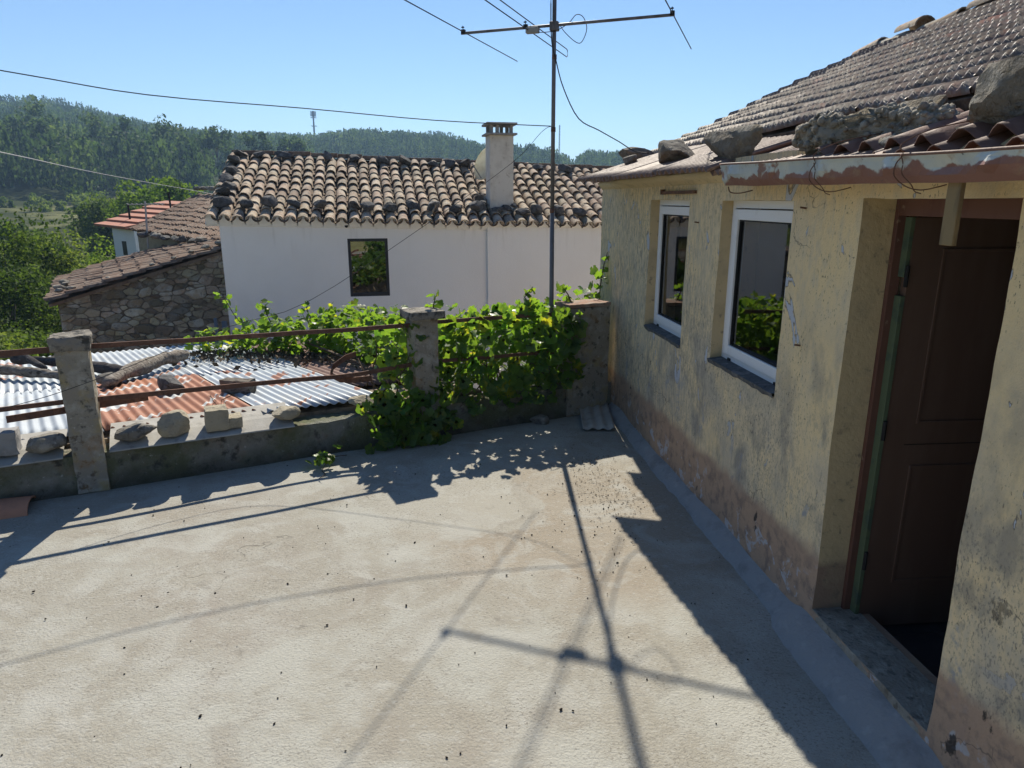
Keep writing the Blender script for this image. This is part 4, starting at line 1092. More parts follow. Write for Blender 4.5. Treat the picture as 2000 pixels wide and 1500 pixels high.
log("log", [zz(-6.3, 8.5, .07), zz(-5.4, 8.1, .09), zz(-4.9, 7.8, .08), zz(-4.15, 7.3, .06)], 0.075, 'darkwood', "longest blackened log running behind the lichen pillar", 5)
log("log", [zz(-6.4, 7.95, .06), zz(-5.7, 7.62, .08), zz(-5.2, 7.4, .07), zz(-4.75, 7.22, .05)], 0.055, 'oldwood', "forked grey branch lying nearest on the shed roof at left", 7)
log("log", [zz(-7.1, 8.9, .12), zz(-6.2, 8.5, .14), zz(-5.45, 7.85, .06)], 0.05, 'darkwood', "thin dark plank crossing the branches at the left edge", 9)

# ------------------------------------------------------------------ TV antenna on its mast, leads and wires
MX, MY = 0.375, 6.715
ant = empty("tv_antenna", (MX, MY, -2.6), "tall pipe mast with a three element roof aerial in front of white house", "antenna")
mm = MB(); mm.tube([(MX + .012, MY, -2.6), (MX + .010, MY, 1.0), (MX + .004, MY, 2.0)], 0.0215, 12); mm.tube([(MX + .004, MY, 1.95), (MX, MY, 3.2), (MX - .006, MY, 4.9)], 0.0185, 12)
mm.build("mast", M['mast'], ant, True)
bd = Vector((0.9467, -0.3216, 0)); ed = Vector((0.3405, 0.9402, 0)); AZ = 3.58
boom0 = Vector((-0.448, 6.98, AZ)); boom1 = Vector((1.339, 6.373, AZ + .012))
MB().tube([boom0 - bd * .02, boom1 + bd * .02], 0.0125, 10).build("boom", M['mast'], ant, True)
MB().tube([boom0 - ed * 1.49 + Vector((0, 0, .012)), boom0 + ed * 1.49 + Vector((0, 0, .012))], 0.0048, 8).build("reflector", M['darkmetal'], ant, True)
MB().tube([boom1 - ed * 1.35 + Vector((0, 0, .012)), boom1 + ed * 1.50 + Vector((0, 0, .012))], 0.0048, 8).build("director", M['darkmetal'], ant, True)
dc_ = Vector((0.150, 6.776, AZ))
fd = MB(); lo = dc_ + Vector((0, 0, -.02)); hi = dc_ + Vector((0, 0, .055))
loop = [lo - ed * 1.30, lo + ed * 1.26, lo + ed * 1.285 + Vector((0, 0, .012)), hi + ed * 1.285 - Vector((0, 0, .012)), hi + ed * 1.26, hi - ed * 1.30, hi - ed * 1.325 - Vector((0, 0, .012)), lo - ed * 1.325 + Vector((0, 0, .012)), lo - ed * 1.30]
fd.tube(loop, 0.0046, 8); fd.build("folded_dipole", M['darkmetal'], ant, True)
bm_ = Matrix.Rotation(math.atan2(bd.y, bd.x), 3, 'Z')
bx_ = MB(); bx_.box(dc_ + bd * .035 + Vector((0, 0, -.022)), (0.12, 0.055, 0.05), bm_); bx_.build("junction_box", M['greyplastic'], ant, bevel=0.008)
cl = MB(); cl.box((MX, MY - .006, AZ - .002), (0.075, 0.07, 0.075), bm_); cl.build("clamp", M['mast'], ant, bevel=0.006)
for c_ in (boom0, boom1, dc_ - bd * .03):
    k_ = MB(); k_.box(c_ + Vector((0, 0, .012)), (0.036, 0.03, 0.036), bm_); k_.tube([c_ + Vector((0, 0, .0)), c_ + Vector((-.004, 0, .062))], 0.004, 6); k_.box(c_ + Vector((-.004, 0, .05)), (0.026, 0.008, 0.010), bm_); k_.build("wing_nut", M['gasket'], ant)
for z_ in (2.72, 3.33, 2.0):
    MB().tube([(MX + .003, MY, z_ - .02), (MX + .003, MY, z_ + .02)], 0.0225, 10).build("strap", M['rust'], ant, True)
wire([dc_ + bd * .06 + Vector((0, 0, -.04)), (0.30, 6.70, 3.53), (0.40, 6.69, 3.545), (0.50, 6.68, 3.60), (0.56, 6.66, 3.66), (0.62, 6.65, 3.64), (0.655, 6.65, 3.55), (0.62, 6.66, 3.45), (0.57, 6.67, 3.44), (0.47, 6.68, 3.52), (0.41, 6.69, 3.60)], 0.0035, "loop_lead", ant, 'cable')
lead = wire([(0.345, 6.69, 4.2), (0.34, 6.69, 3.75), (0.352, 6.69, 3.45), (0.392, 6.70, 3.30), (0.47, 6.78, 3.08), (0.624, 6.90, 2.835), (0.825, 6.95, 2.735), (1.016, 6.92, 2.63), (1.16, 6.90, 2.545), (1.28, 6.80, 2.52)], 0.0052, "antenna_lead", None, 'cable')
tag(lead, "dark antenna lead dropping from the mast to the house roof", "cable")
def long_wire(name, pts, r, m, label):
    return tag(wire(pts, r, name, None, m), label, "cable")
long_wire("overhead_cable", [(-9.5, 2.6, 3.9), (-5.6, 4.35, 3.24), (-3.625, 5.3, 2.985), (-2.824, 5.75, 2.885), (-1.76, 6.3, 2.852), (-0.689, 6.6, 2.788), (0.36, 6.72, 2.75)], 0.0044, 'cable', "thick black overhead cable reaching the mast from upper left")
long_wire("stay_wire", [(0.36, 6.72, 2.75), (0.27, 6.74, 2.70), (0.0, 6.7, 2.429), (-0.78, 6.35, 1.878), (-1.754, 5.9, 1.253), (-2.311, 5.5, 1.103), (-2.925, 4.70, 0.879), (-3.407, 4.43, 0.75), (-4.2, 4.0, 0.64)], 0.0024, 'cable', "thin sagging wire from the mast down to the left rail")
long_wire("power_line", [(-5.2, 5.0, 2.72), (-6.333, 9, 2.669), (-7.94, 14, 2.58), (-8.219, 20, 2.23)], 0.006, 'palecable', "pale thin line crossing the hillside towards the brown roof")

# ------------------------------------------------------------------ white house
PH = math.radians(12); WG = Vector((math.cos(PH), math.sin(PH), 0)); WB = Vector((-math.sin(PH), math.cos(PH), 0)); WL = Vector((-4.96, 12.0, 0))
def ww(u, v, z): return WL + WG * u + WB * v + Vector((0, 0, z))
def wez(u): return 1.765 - 0.0245 * u
def wrz(u): return 3.02 - 0.032 * u
whouse = empty("white_house", ww(3.5, 1, -2.7), "white rendered house with old barrel tile roof and dark square window", "house")
WU1 = 8.6
wo = (2.10, 2.80, 0.41, 1.435); UJ = 4.60
wl = MB()
def wquad(u0, u1, z0, z1, v=0.0, sub=True):
    wl.quad(ww(u0, v, z0), ww(u1, v, z0), ww(u1, v, z1 if not callable(z1) else z1(u1)), ww(u0, v, z1 if not callable(z1) else z1(u0)))
tz = lambda u: wez(u) - 0.02
wquad(0, wo[0], -2.7, tz); wquad(wo[0], wo[1], -2.7, wo[2]); wquad(wo[0], wo[1], wo[3], tz); wquad(wo[1], UJ, -2.7, tz)
wquad(UJ, WU1, -2.7, tz, -0.07)
wl.quad(ww(UJ, -.07, -2.7), ww(UJ, 0, -2.7), ww(UJ, 0, tz(UJ)), ww(UJ, -.07, tz(UJ)))
for (u0, u1, z0, z1) in ((wo[0], wo[0], wo[2], wo[3]), (wo[1], wo[1], wo[2], wo[3])):
    wl.quad(ww(u0, 0, z0), ww(u0, .14, z0), ww(u0, .14, z1), ww(u0, 0, z1))
for z_ in (wo[2], wo[3]): wl.quad(ww(wo[0], 0, z_), ww(wo[1], 0, z_), ww(wo[1], .14, z_), ww(wo[0], .14, z_))
wl.quad(ww(0, 0, -2.7), ww(0, 6, -2.7), ww(0, 6, 1.7), ww(0, 0, tz(0))); wl.add([ww(0, 0, tz(0)), ww(0, 6, 1.7), ww(0, 3, wrz(0) - .06)], [(0, 1, 2)])
wl.quad(ww(WU1, 0, -2.7), ww(WU1, 6, -2.7), ww(WU1, 6, 1.5), ww(WU1, 0, tz(WU1))); wl.quad(ww(0, 6, -2.7), ww(WU1, 6, -2.7), ww(WU1, 6, 1.5), ww(0, 6, 1.7))
wl.build("wall", M['whitewall'], whouse)
wf = MB(); t = 0.05
def wbox(mb, u0, u1, v0, v1, z0, z1):
    return mb.hexa([ww(u0, v0, z0), ww(u1, v0, z0), ww(u1, v1, z0), ww(u0, v1, z0), ww(u0, v0, z1), ww(u1, v0, z1), ww(u1, v1, z1), ww(u0, v1, z1)])
fa, fb, fc, fd_ = wo
wbox(wf, fa, fa + t, .01, .07, fc, fd_); wbox(wf, fb - t, fb, .01, .07, fc, fd_); wbox(wf, fa + t, fb - t, .01, .07, fd_ - t, fd_); wbox(wf, fa + t, fb - t, .01, .07, fc, fc + t * 1.2)
wwin = wf.build("window", M['antracite'], whouse, bevel=0.004)
gq = [ww(fa + t, .05, fc + t), ww(fb - t, .05, fc + t), ww(fb - t, .05, fd_ - t), ww(fa + t, .05, fd_ - t)]
if (gq[1] - gq[0]).cross(gq[3] - gq[0]).dot(WB) > 0: gq = gq[::-1]
obj("pane", fast_mesh("pane", [tuple(q) for q in gq], [(0, 1, 2, 3)], M['glassdark']), wwin)
ws = MB(); wbox(ws, fa - .02, fb + .02, .075, .6, fc - .1, fd_ + .1); ws.build("dark_room", M['gasket'], wwin)  # black box behind the pane; the room's darkness is put into its colour
vp = MB(); vp.tube([ww(2.1, 0.02, wez(2.1) - .06), ww(2.1, -.05, wez(2.1) - .06)], 0.03, 10); vp.build("vent_pipe", M['gasket'], whouse)
# roof
def roofpt(u, d):     # d: metres up the slope from the eave lip (v = -0.16)
    e = ww(u, -0.16, wez(u)); r_ = ww(u, 3.0, wrz(u))
    return e + (r_ - e).normalized() * d, (r_ - e)
WCOV = cap_mesh(0.44, 0.094, 0.074, 6, 0.014, "cover_tile", M['clay'])
LROOF = (ww(0, 3.0, wrz(0)) - ww(0, -.16, wez(0))).length
WROWS = 10; EXPO = (LROOF - 0.12) / WROWS
def inst_verts(tmpl_v, tmpl_f, mats):
    tv_ = np.array(tmpl_v, dtype=np.float64); n = len(tv_)
    vv = np.concatenate([(tv_ @ np.array(m.to_3x3()).T + np.array(m.translation)) for m in mats])
    ff_ = []
    for i in range(len(mats)): ff_ += [tuple(q + i * n for q in f) for f in tmpl_f]
    return vv, ff_
def stuff_from(name, me, mats, m, parent):
    tv_ = [tuple(v.co) for v in me.vertices]; tf_ = [tuple(p.vertices) for p in me.polygons]
    vv, ff_ = inst_verts(tv_, tf_, mats)
    k = fast_mesh(name, vv, ff_, m, True)
    try: k.set_sharp_from_angle(angle=math.radians(50))
    except Exception: pass
    o = obj(name, k, parent); o["kind"] = "stuff"
    return o
rest = []; pans = []
for col in range(41):
    u = -0.10 + 0.213 * col
    for row in range(WROWS):
        jit = Vector((rng.uniform(-.012, .012), rng.uniform(-.025, .025), rng.uniform(-.005, .008)))
        P_, ud = roofpt(u, EXPO * row + jit.y)
        Y_ = ud.normalized(); Z_ = WG.cross(Y_).normalized(); sagz = 0.03 * noise.noise(Vector((u * 0.6, row * .35, 2)))
        Fm = frame_matrix(P_ + WG * jit.x + Z_ * (0.028 + jit.z + sagz), WG, Y_, Z_) @ Matrix.Rotation(-0.055, 4, 'X') @ Matrix.Rotation(rng.uniform(-.05, .05), 4, 'Z') @ Matrix.Rotation(rng.uniform(-.06, .06), 4, 'Y')
        if col < 33 and row < 9: obj("cover_tile", WCOV, whouse, Fm)
        else: rest.append(Fm)
        P2, ud2 = roofpt(u + 0.1065, EXPO * row)
        pans.append(frame_matrix(P2 + Z_ * (0.062 + sagz), WG, Y_, Z_) @ Matrix.Rotation(-0.055, 4, 'X') @ Matrix.Rotation(math.pi, 4, 'Y') @ Matrix.Rotation(rng.uniform(-.04, .04), 4, 'Z'))
em = MB()
for col in range(41):
    u = -0.10 + 0.213 * col
    for (uu, inv) in ((u, 1),):
        P_, ud = roofpt(uu, 0.05); Y_ = ud.normalized(); Z_ = WG.cross(Y_).normalized()
        arc = [P_ + WG * (.092 * math.cos(math.pi * k / 8)) + Z_ * (.02 + .072 * math.sin(math.pi * k / 8)) for k in range(9)]
        low_ = [ww(uu + .092 * math.cos(math.pi * k / 8), -0.035, wez(uu) - .07) for k in range(9)]
        for k in range(8): em.quad(low_[k], low_[k + 1], arc[k + 1], arc[k])
    q0 = ww(u - .11, -.034, wez(u) - .07); q1 = ww(u + .11, -.034, wez(u) - .07)
    em.quad(q0, q1, ww(u + .11, .0, wez(u) - .10), ww(u - .11, 0, wez(u) - .10))
    em.quad(q0, q1, ww(u + .11, -.034, wez(u) - .02), ww(u - .11, -.034, wez(u) - .02))
em.build("eave_mortar", M['whitewall'], whouse)
stuff_from("far_roof_tiles", TILE, LATE_TILES, M['tile2'], house)
stuff_from("upper_cover_tiles", WCOV, rest, M['clay'], whouse)
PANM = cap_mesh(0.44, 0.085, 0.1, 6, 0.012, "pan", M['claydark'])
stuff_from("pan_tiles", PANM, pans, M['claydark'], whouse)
wd_ = MB(); e0, e1, r0_, r1_ = ww(-.1, -.05, wez(0) - .02), ww(WU1, -.05, wez(WU1) - .02), ww(-.1, 3.0, wrz(0) - .03), ww(WU1, 3.0, wrz(WU1) - .03)
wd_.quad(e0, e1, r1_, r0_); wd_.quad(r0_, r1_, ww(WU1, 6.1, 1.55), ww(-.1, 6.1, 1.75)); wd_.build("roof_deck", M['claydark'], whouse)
# ridge slab pieces
u = -0.14
while u < 8.3:
    L_ = rng.uniform(0.5, 0.95); rs_ = MB(); zt = wrz(u) + 0.055 + rng.uniform(-.012, .012)
    wbox(rs_, u, u + L_ - .01, 2.86, 3.14, zt - .075, zt); rs_.build("ridge_slab", M['fartile'], whouse, bevel=0.008); u += L_
# chimney
ch = MB(); wbox(ch, 4.74, 5.19, .42, .87, 1.75, 3.25)
cho = ch.build("chimney", M['chimney'], whouse, bevel=0.012)
cs1 = MB(); wbox(cs1, 4.68, 5.25, .36, .93, 3.25, 3.285); cs1.build("cap_slab", M['cement'], cho, bevel=0.004)
for (a_, b_) in ((4.75, .43), (5.12, .43), (4.75, .80), (5.12, .80), (4.86, .43), (5.01, .80)):
    cp = MB(); wbox(cp, a_, a_ + .06, b_, b_ + .06, 3.286, 3.425); cp.build("cap_post", M['cement'], cho)
cs2 = MB(); wbox(cs2, 4.68, 5.25, .36, .93, 3.426, 3.465); cs2.build("cap_slab", M['cement'], cho, bevel=0.004)
# satellite dish behind the chimney
dish = empty("satellite_dish", ww(4.86, 1.5, 2.3), "beige satellite dish half hidden behind the white chimney", "satellite dish")
dm = MB(); cdir = (-WG * 0.85 + WB * -0.45 + Vector((0, 0, .35))).normalized(); ax = cdir.cross(Vector((0, 0, 1))).normalized(); ay = ax.cross(cdir)
c0 = ww(4.84, 1.5, 2.80); rings = 6; seg_ = 28; vs = [c0 - cdir * .06]
for i in range(1, rings + 1):
    r_ = 0.33 * i / rings
    for k in range(seg_):
        th = 2 * math.pi * k / seg_
        vs.append(c0 - cdir * .06 * (1 - (i / rings) ** 2) + ax * r_ * math.cos(th) + ay * r_ * math.sin(th) * 1.05)
fs = [(0, 1 + k, 1 + (k + 1) % seg_) for k in range(seg_)] + [(1 + i * seg_ + k, 1 + (i + 1) * seg_ + k, 1 + (i + 1) * seg_ + (k + 1) % seg_, 1 + i * seg_ + (k + 1) % seg_) for i in range(rings - 1) for k in range(seg_)]
do = dm.add(vs, fs).build("reflector", M['dish'], dish, True); do.modifiers.new("thickness", 'SOLIDIFY').thickness = 0.006
MB().tube([c0 - cdir * .07, ww(4.95, 1.5, 2.75), ww(4.95, 1.5, 2.3)], 0.02, 8).build("pole", M['greymetal'], dish, True)
MB().tube([c0 - ay * .30, c0 + cdir * .30 - ay * .12], 0.01, 6).build("arm", M['greymetal'], dish)
# stones weighing down the white house's roof
def roof_stone(u, d, size, seed, label, m='rockdark', grp="stones on the white house roof"):
    P_, ud = roofpt(u, d); Y_ = ud.normalized(); Z_ = WG.cross(Y_).normalized()
    o = stone("roof_stone", P_ + Z_ * 0.075, size, seed, M[m], label, "stone", grp, sub=3, cuts=9)
    o.rotation_euler = (rng.uniform(-.1, .5), rng.uniform(-.4, .4), rng.uniform(0, 3)); return o
EUS = [0.02, 0.42, 0.80, 1.25, 1.66, 2.24, 2.47, 2.86, 3.28, 3.66, 4.07, 4.46, 5.28, 5.55, 6.0, 6.4]
for i, u in enumerate(EUS):
    roof_stone(u, 0.40 + rng.uniform(-.06, .12), (rng.uniform(.22, .36), rng.uniform(.17, .27), rng.uniform(.17, .25)), 100 + i, "dark stone on white house eave tiles, %s from the left" % ordinal(i))
for i, (u, d_) in enumerate(((0.0, 0.95), (0.03, 1.25), (0.0, 1.6), (0.02, 2.05), (0.02, 2.6), (0.05, 3.0))):
    roof_stone(u, d_, (rng.uniform(.24, .36), rng.uniform(.2, .3), rng.uniform(.14, .2)), 130 + i, "dark stone on left verge of white house roof, %s up from the eave" % ordinal(i))
for i, u in enumerate((0.42, 0.95, 1.75, 2.30, 2.85, 3.3, 3.9, 4.25, 4.6, 5.6, 6.2, 6.8)):
    roof_stone(u, LROOF - 0.42 + rng.uniform(-.12, .1), (rng.uniform(.24, .42), rng.uniform(.16, .26), rng.uniform(.14, .22)), 150 + i, "dark stone just under white house ridge, %s from the left" % ordinal(i))
for i, (u, d_) in enumerate(((4.62, .75), (4.60, .98), (4.85, .48), (5.05, .55), (5.2, .7))):
    roof_stone(u, d_, (.2, .18, .13), 170 + i, "dark rubble piece packed round the chimney foot, %s clockwise from behind" % ordinal(i))
bt = cap_mesh(0.30, 0.09, 0.075, 6, 0.013, "broken_tile", M['clay'])
P_, ud = roofpt(3.55, 0.25); Y_ = ud.normalized(); Z_ = WG.cross(Y_)
o = obj("broken_tile", bt); o.matrix_basis = frame_matrix(P_ + Z_ * .13, WG, Y_, Z_) @ Matrix.Rotation(2.6, 4, 'Y') @ Matrix.Rotation(.5, 4, 'Z')
tag(o, "loose upturned reddish tile near the white house eave", "roof tile")
# service box and pipe at the white house corner
sbx = empty("service_pipe", ww(-0.25, -0.35, -2.6), "grey service pipes standing at white house left corner", "pipe")
MB().tube([ww(-.06, -.12, -2.6), ww(-.06, -.12, 0.06)], 0.045, 10).build("pipe", M['greymetal'], sbx, True)
MB().tube([ww(-.20, -.12, -2.6), ww(-.20, -.12, 0.12)], 0.03, 10).build("pipe", M['greymetal'], sbx, True)

# ------------------------------------------------------------------ rubble stone building
FLp = Vector((-8.71, 13.2, 0)); FD = Vector((0.866, 0.5, 0)); DD = Vector((-0.5, 0.866, 0))
def sp3(k, v, z): return FLp + FD * k + DD * v + Vector((0, 0, z))
barn = empty("stone_barn", sp3(1.6, 2, -2.7), "rubble stone barn with sloping brown tile roof beside white house", "barn")
KT = 3.55
topz = lambda k: 0.20 + 0.28 * k
cw = MB()
cw.add([sp3(0, 0, -2.7), sp3(KT, 0, -2.7), sp3(KT, 0, topz(KT)), sp3(0, 0, topz(0)), sp3(0, 4.6, -2.7), sp3(KT, 4.6, -2.7), sp3(KT, 4.6, topz(KT)), sp3(0, 4.6, topz(0))],
       [(0, 1, 2, 3), (4, 0, 3, 7), (5, 4, 7, 6), (1, 5, 6, 2)])
cw.build("wall", M['rubble_joint'], barn)
def clip_half(poly, p, n):
    out = []
    for i in range(len(poly)):
        a_, b_ = poly[i], poly[(i + 1) % len(poly)]
        da = (a_[0] - p[0]) * n[0] + (a_[1] - p[1]) * n[1]; db = (b_[0] - p[0]) * n[0] + (b_[1] - p[1]) * n[1]
        if da <= 0: out.append(a_)
        if da * db < 0:
            t_ = da / (da - db); out.append((a_[0] + (b_[0] - a_[0]) * t_, a_[1] + (b_[1] - a_[1]) * t_))
    return out
ZL = -1.0; ST = 1.85     # vertical stretch so that the cells lie flat
seeds = []; r_ = random.Random(21); tries = 0
while tries < 9000 and len(seeds) < 298:
    tries += 1
    k = r_.uniform(-.05, KT); z_ = r_.uniform(ZL - .1, topz(k) + .05); md = r_.choice((0.07, 0.08, 0.10, 0.13, 0.17, 0.21)) if len(seeds) > 18 else r_.choice((0.24, 0.28, 0.2))
    if all((k - q[0]) ** 2 + ((z_ - q[1]) * ST) ** 2 > (md * .5 + q[2] * .5) ** 2 for q in seeds): seeds.append((k, z_, md))
for i, (k, z_, md) in enumerate(seeds):
    poly = [(k - .5, z_ * ST - .5), (k + .5, z_ * ST - .5), (k + .5, z_ * ST + .5), (k - .5, z_ * ST + .5)]
    for j, (k2, z2, m2) in enumerate(seeds):
        if j != i and abs(k2 - k) < .7 and abs(z2 - z_) < .6:
            dq = math.hypot(k2 - k, (z2 - z_) * ST) + 1e-6; tq = min(.8, max(.2, .5 + .5 * (md * md - m2 * m2) / (dq * dq) * .55)); mx_, mz_ = k + (k2 - k) * tq, (z_ + (z2 - z_) * tq) * ST; poly = clip_half(poly, (mx_, mz_), (k2 - k, (z2 - z_) * ST))
    poly = clip_half(poly, (0, 0), (-1, 0)); poly = clip_half(poly, (KT, 0), (1, 0)); poly = clip_half(poly, (0, (topz(0) - .02) * ST), (-0.28 * ST, 1)); poly = clip_half(poly, (0, ZL * ST), (0, -1))
    if len(poly) < 3: continue
    poly = [(p[0], p[1] / ST) for p in poly]
    cx = sum(p[0] for p in poly) / len(poly); cz = sum(p[1] for p in poly) / len(poly)
    ar = abs(sum(poly[a_][0] * poly[(a_ + 1) % len(poly)][1] - poly[(a_ + 1) % len(poly)][0] * poly[a_][1] for a_ in range(len(poly)))) / 2
    if ar < .0025: continue
    for _ in range(1):
        q = []
        for a_ in range(len(poly)):
            p0, p1_ = poly[a_], poly[(a_ + 1) % len(poly)]
            q += [(p0[0] * .85 + p1_[0] * .15 + r_.uniform(-.008, .008), p0[1] * .85 + p1_[1] * .15 + r_.uniform(-.006, .006)), (p0[0] * .15 + p1_[0] * .85 + r_.uniform(-.008, .008), p0[1] * .15 + p1_[1] * .85 + r_.uniform(-.006, .006))]
        poly = q if len(q) <= 24 else poly
    rad_ = math.sqrt(ar); sh1 = max(0.5, 1 - r_.uniform(.006, .022) / rad_); sh2 = sh1 * 0.80; pr_ = r_.uniform(.010, .036); tx, tz_ = r_.uniform(-.15, .15), r_.uniform(-.15, .15)
    n = len(poly); vs = []
    for (s_, d_) in ((sh1, 0.03), (sh1, -pr_ * .45), (sh2, -pr_)):
        for (a_, b_) in poly:
            x_, y_ = cx + (a_ - cx) * s_, cz + (b_ - cz) * s_
            vs.append(sp3(x_, d_ + ((a_ - cx) * tx + (b_ - cz) * tz_ if d_ < 0 else 0), y_))
    fs = [(a_ + q * n, (a_ + 1) % n + q * n, (a_ + 1) % n + (q + 1) * n, a_ + (q + 1) * n) for q in range(2) for a_ in range(n)] + [tuple(range(2 * n, 3 * n))]
    MB().add(vs, fs).build("stone", M['rubble'], barn)

def tiled(name, BL, BR, TR, TL, cols, rows, m, parent, seed, rad_=0.5, lift=0.0, jit=1.0):
    """rows of barrel tiles laid over a four-cornered slope, joined into one part"""
    BL, BR, TR, TL = map(Vector, (BL, BR, TR, TL)); r_ = random.Random(seed)
    at = lambda a_, b_: (BL.lerp(BR, a_)).lerp(TL.lerp(TR, a_), b_)
    vs = []; fs = []; n = 5
    nrm0 = (BR - BL).cross(TL - BL).normalized()
    if nrm0.z < 0: nrm0 = -nrm0
    for i in range(cols):
        for j in range(rows):
            a0, a1 = i / cols, (i + 1) / cols; b0_, b1_ = j / rows, (j + 1.12) / rows
            w_ = (at(a1, b0_) - at(a0, b0_)).length
            ox, oz = r_.uniform(-.12, .12) * w_ * jit, r_.uniform(-.1, .1) * w_ * jit; dy = r_.uniform(-.12, .12) / rows * jit
            base = len(vs)
            sag_ = 0.05 * noise.noise(Vector((i * .12, j * .25, seed)))
            for (bb, up, sc) in ((b0_ + dy, 0.42, 1.0), (b1_ + dy, 0.12, 0.86)):
                for k in range(n + 1):
                    th = math.pi * k / n; aa = a0 + (a1 - a0) * (0.5 - 0.52 * math.cos(th) * sc)
                    vs.append(at(aa, bb) + nrm0 * (w_ * (math.sin(th) * rad_ * sc + up) + oz + sag_ + lift))
            lo_ = len(vs)
            for k in range(n + 1):
                vs.append(vs[base + k] - nrm0 * w_ * 0.35)
            for k in range(n):
                fs.append((base + k, base + k + 1, base + n + 2 + k, base + n + 1 + k)); fs.append((lo_ + k, lo_ + k + 1, base + k + 1, base + k))
    under = len(vs); vs += [BL, BR, TR, TL]
    o = obj(name, fast_mesh(name, [tuple(v) for v in vs], fs, m, True), parent)
    try: o.data.set_sharp_from_angle(angle=math.radians(50))
    except Exception: pass
    o["kind"] = "stuff"
    MB().quad(BL, BR, TR, TL).build("roof_deck", M['claydark'], parent)
    return o
rz = lambda k: topz(k) + 0.03
tiled("roof_tiles", sp3(-.16, 4.75, rz(-.16)), sp3(-.16, -.14, rz(-.16)), sp3(KT, -.14, rz(KT)), sp3(KT, 4.75, rz(KT)), 38, 11, M['fartile'], barn, 4)
vg = MB(); vg.hexa([sp3(-.14, -.10, rz(-.14) - .07), sp3(KT, -.10, rz(KT) - .07), sp3(KT, .0, rz(KT) - .07), sp3(-.14, .0, rz(-.14) - .07), sp3(-.14, -.10, rz(-.14) - .01), sp3(KT, -.10, rz(KT) - .01), sp3(KT, 0, rz(KT) - .01), sp3(-.14, 0, rz(-.14) - .01)])
vg.build("verge", M['fartile'], barn)
for i, (k, v, sz) in enumerate(((.05, .25, .2), (.02, .8, .26), (.10, 1.3, .22), (.05, 1.9, .24), (.25, .05, .2), (.9, .0, .14), (1.7, .0, .16), (2.1, -.02, .14), (2.45, .02, .2), (2.75, .1, .24), (3.0, .0, .22), (3.2, .1, .2))):
    stone("roof_stone", sp3(k, v, rz(k) + .12), (sz, sz * .8, sz * .55), 200 + i, M['rock'], "loose stone on the barn roof edge, %s from lower left" % ordinal(i), "stone", "stones on the barn roof", rot=(0, 0, i), sub=2)

# house behind with the long brown roof
BL, BR, TR, TL = (-10.245, 19, 1.30), (-6.704, 16.6, 1.06), (-7.6, 20.4, 2.22), (-9.399, 21.5, 2.26)
bh = empty("brown_roof_house", (-9, 20, -3), "old house with long brown tile roof behind the barn", "house")
tiled("roof_tiles", BL, BR, TR, TL, 46, 10, M['fartile'], bh, 8)
bw = MB(); dn = lambda p, z: (p[0], p[1], z)
inn = lambda p, q, t_: tuple(Vector(p).lerp(Vector(q), t_))
b1_, b2_, b3_, b4_ = inn(BL, TR, .05), inn(BR, TL, .05), inn(TR, BL, .0), inn(TL, BR, .0)
bw.hexa([dn(b1_, -4), dn(b2_, -4), dn(b3_, -4), dn(b4_, -4), dn(b1_, 1.28), dn(b2_, 1.0), dn(b3_, 2.15), dn(b4_, 2.2)])
bw.build("wall", M['limestone'], bh)
for i in range(13):
    t_ = i / 12; q = Vector((-9.45, 18.3, 1.10)).lerp(Vector((-6.5, 16.2, 0.98)), t_)
    stone("roof_stone", q + Vector((rng.uniform(-.08, .08), rng.uniform(-.15, .1), .06)), (rng.uniform(.26, .42), rng.uniform(.2, .3), rng.uniform(.15, .24)), 230 + i, M['rock' if i % 3 else 'rockdark'], "loose stone along brown roof's lower edge, %s from the left" % ordinal(i), "stone", "stones along the brown roof edge", rot=(0, 0, i * 1.3), sub=2)
for i in range(6):
    t_ = i / 5; q = Vector(TL).lerp(Vector(TR), t_) * .6 + Vector(TL) * .4
    stone("roof_stone", q + Vector((0, 0, .12)), (.3, .24, .16), 250 + i, M['rock'], "loose stone on the brown roof ridge, %s from the left" % ordinal(i), "stone", "stones on the brown roof ridge", rot=(0, 0, i), sub=2)
# house with the red slab roof
oh = empty("red_roof_house", (-13.3, 25, -3), "white house with new red tile roof far left behind the barn", "house")
oBL, oBR, oTR, oTL = map(Vector, ((-15.016, 25.5, 1.19), (-12.819, 23.5, 1.15), (-11.4, 26.2, 1.98), (-13.6, 28, 2.04)))
nr = 6; on = (oBR - oBL).cross(oTL - oBL).normalized(); on = on if on.z > 0 else -on
for j in range(nr):
    mb = MB(); a0, a1 = j / nr, (j + 1.06) / nr
    mb.hexa([oBL.lerp(oTL, a0) + on * .0, oBR.lerp(oTR, a0) + on * .0, oBR.lerp(oTR, a1) - on * .06, oBL.lerp(oTL, a1) - on * .06, oBL.lerp(oTL, a0) + on * .09, oBR.lerp(oTR, a0) + on * .09, oBR.lerp(oTR, a1) + on * .02, oBL.lerp(oTL, a1) + on * .02])
    mb.build("roof_course", M['orangetile'], oh)
mw = MB(); w0, w1, w2, w3 = Vector((-13.96, 24.7, 0)), Vector((-12.70, 23.75, 0)), Vector((-11.6, 26.0, 0)), Vector((-13.2, 27.4, 0))
mw.hexa([(*w0.xy, -5), (*w1.xy, -5), (*w2.xy, -5), (*w3.xy, -5), (*w0.xy, 1.14), (*w1.xy, 1.10), (*w2.xy, 1.85), (*w3.xy, 1.9)])
mw.build("wall", M['whitewall'], oh)
fdir = (w1 - w0).normalized(); fn = Vector((fdir.y, -fdir.x, 0))
wn_ = MB(); q = w0 + fdir * .62 + fn * .01
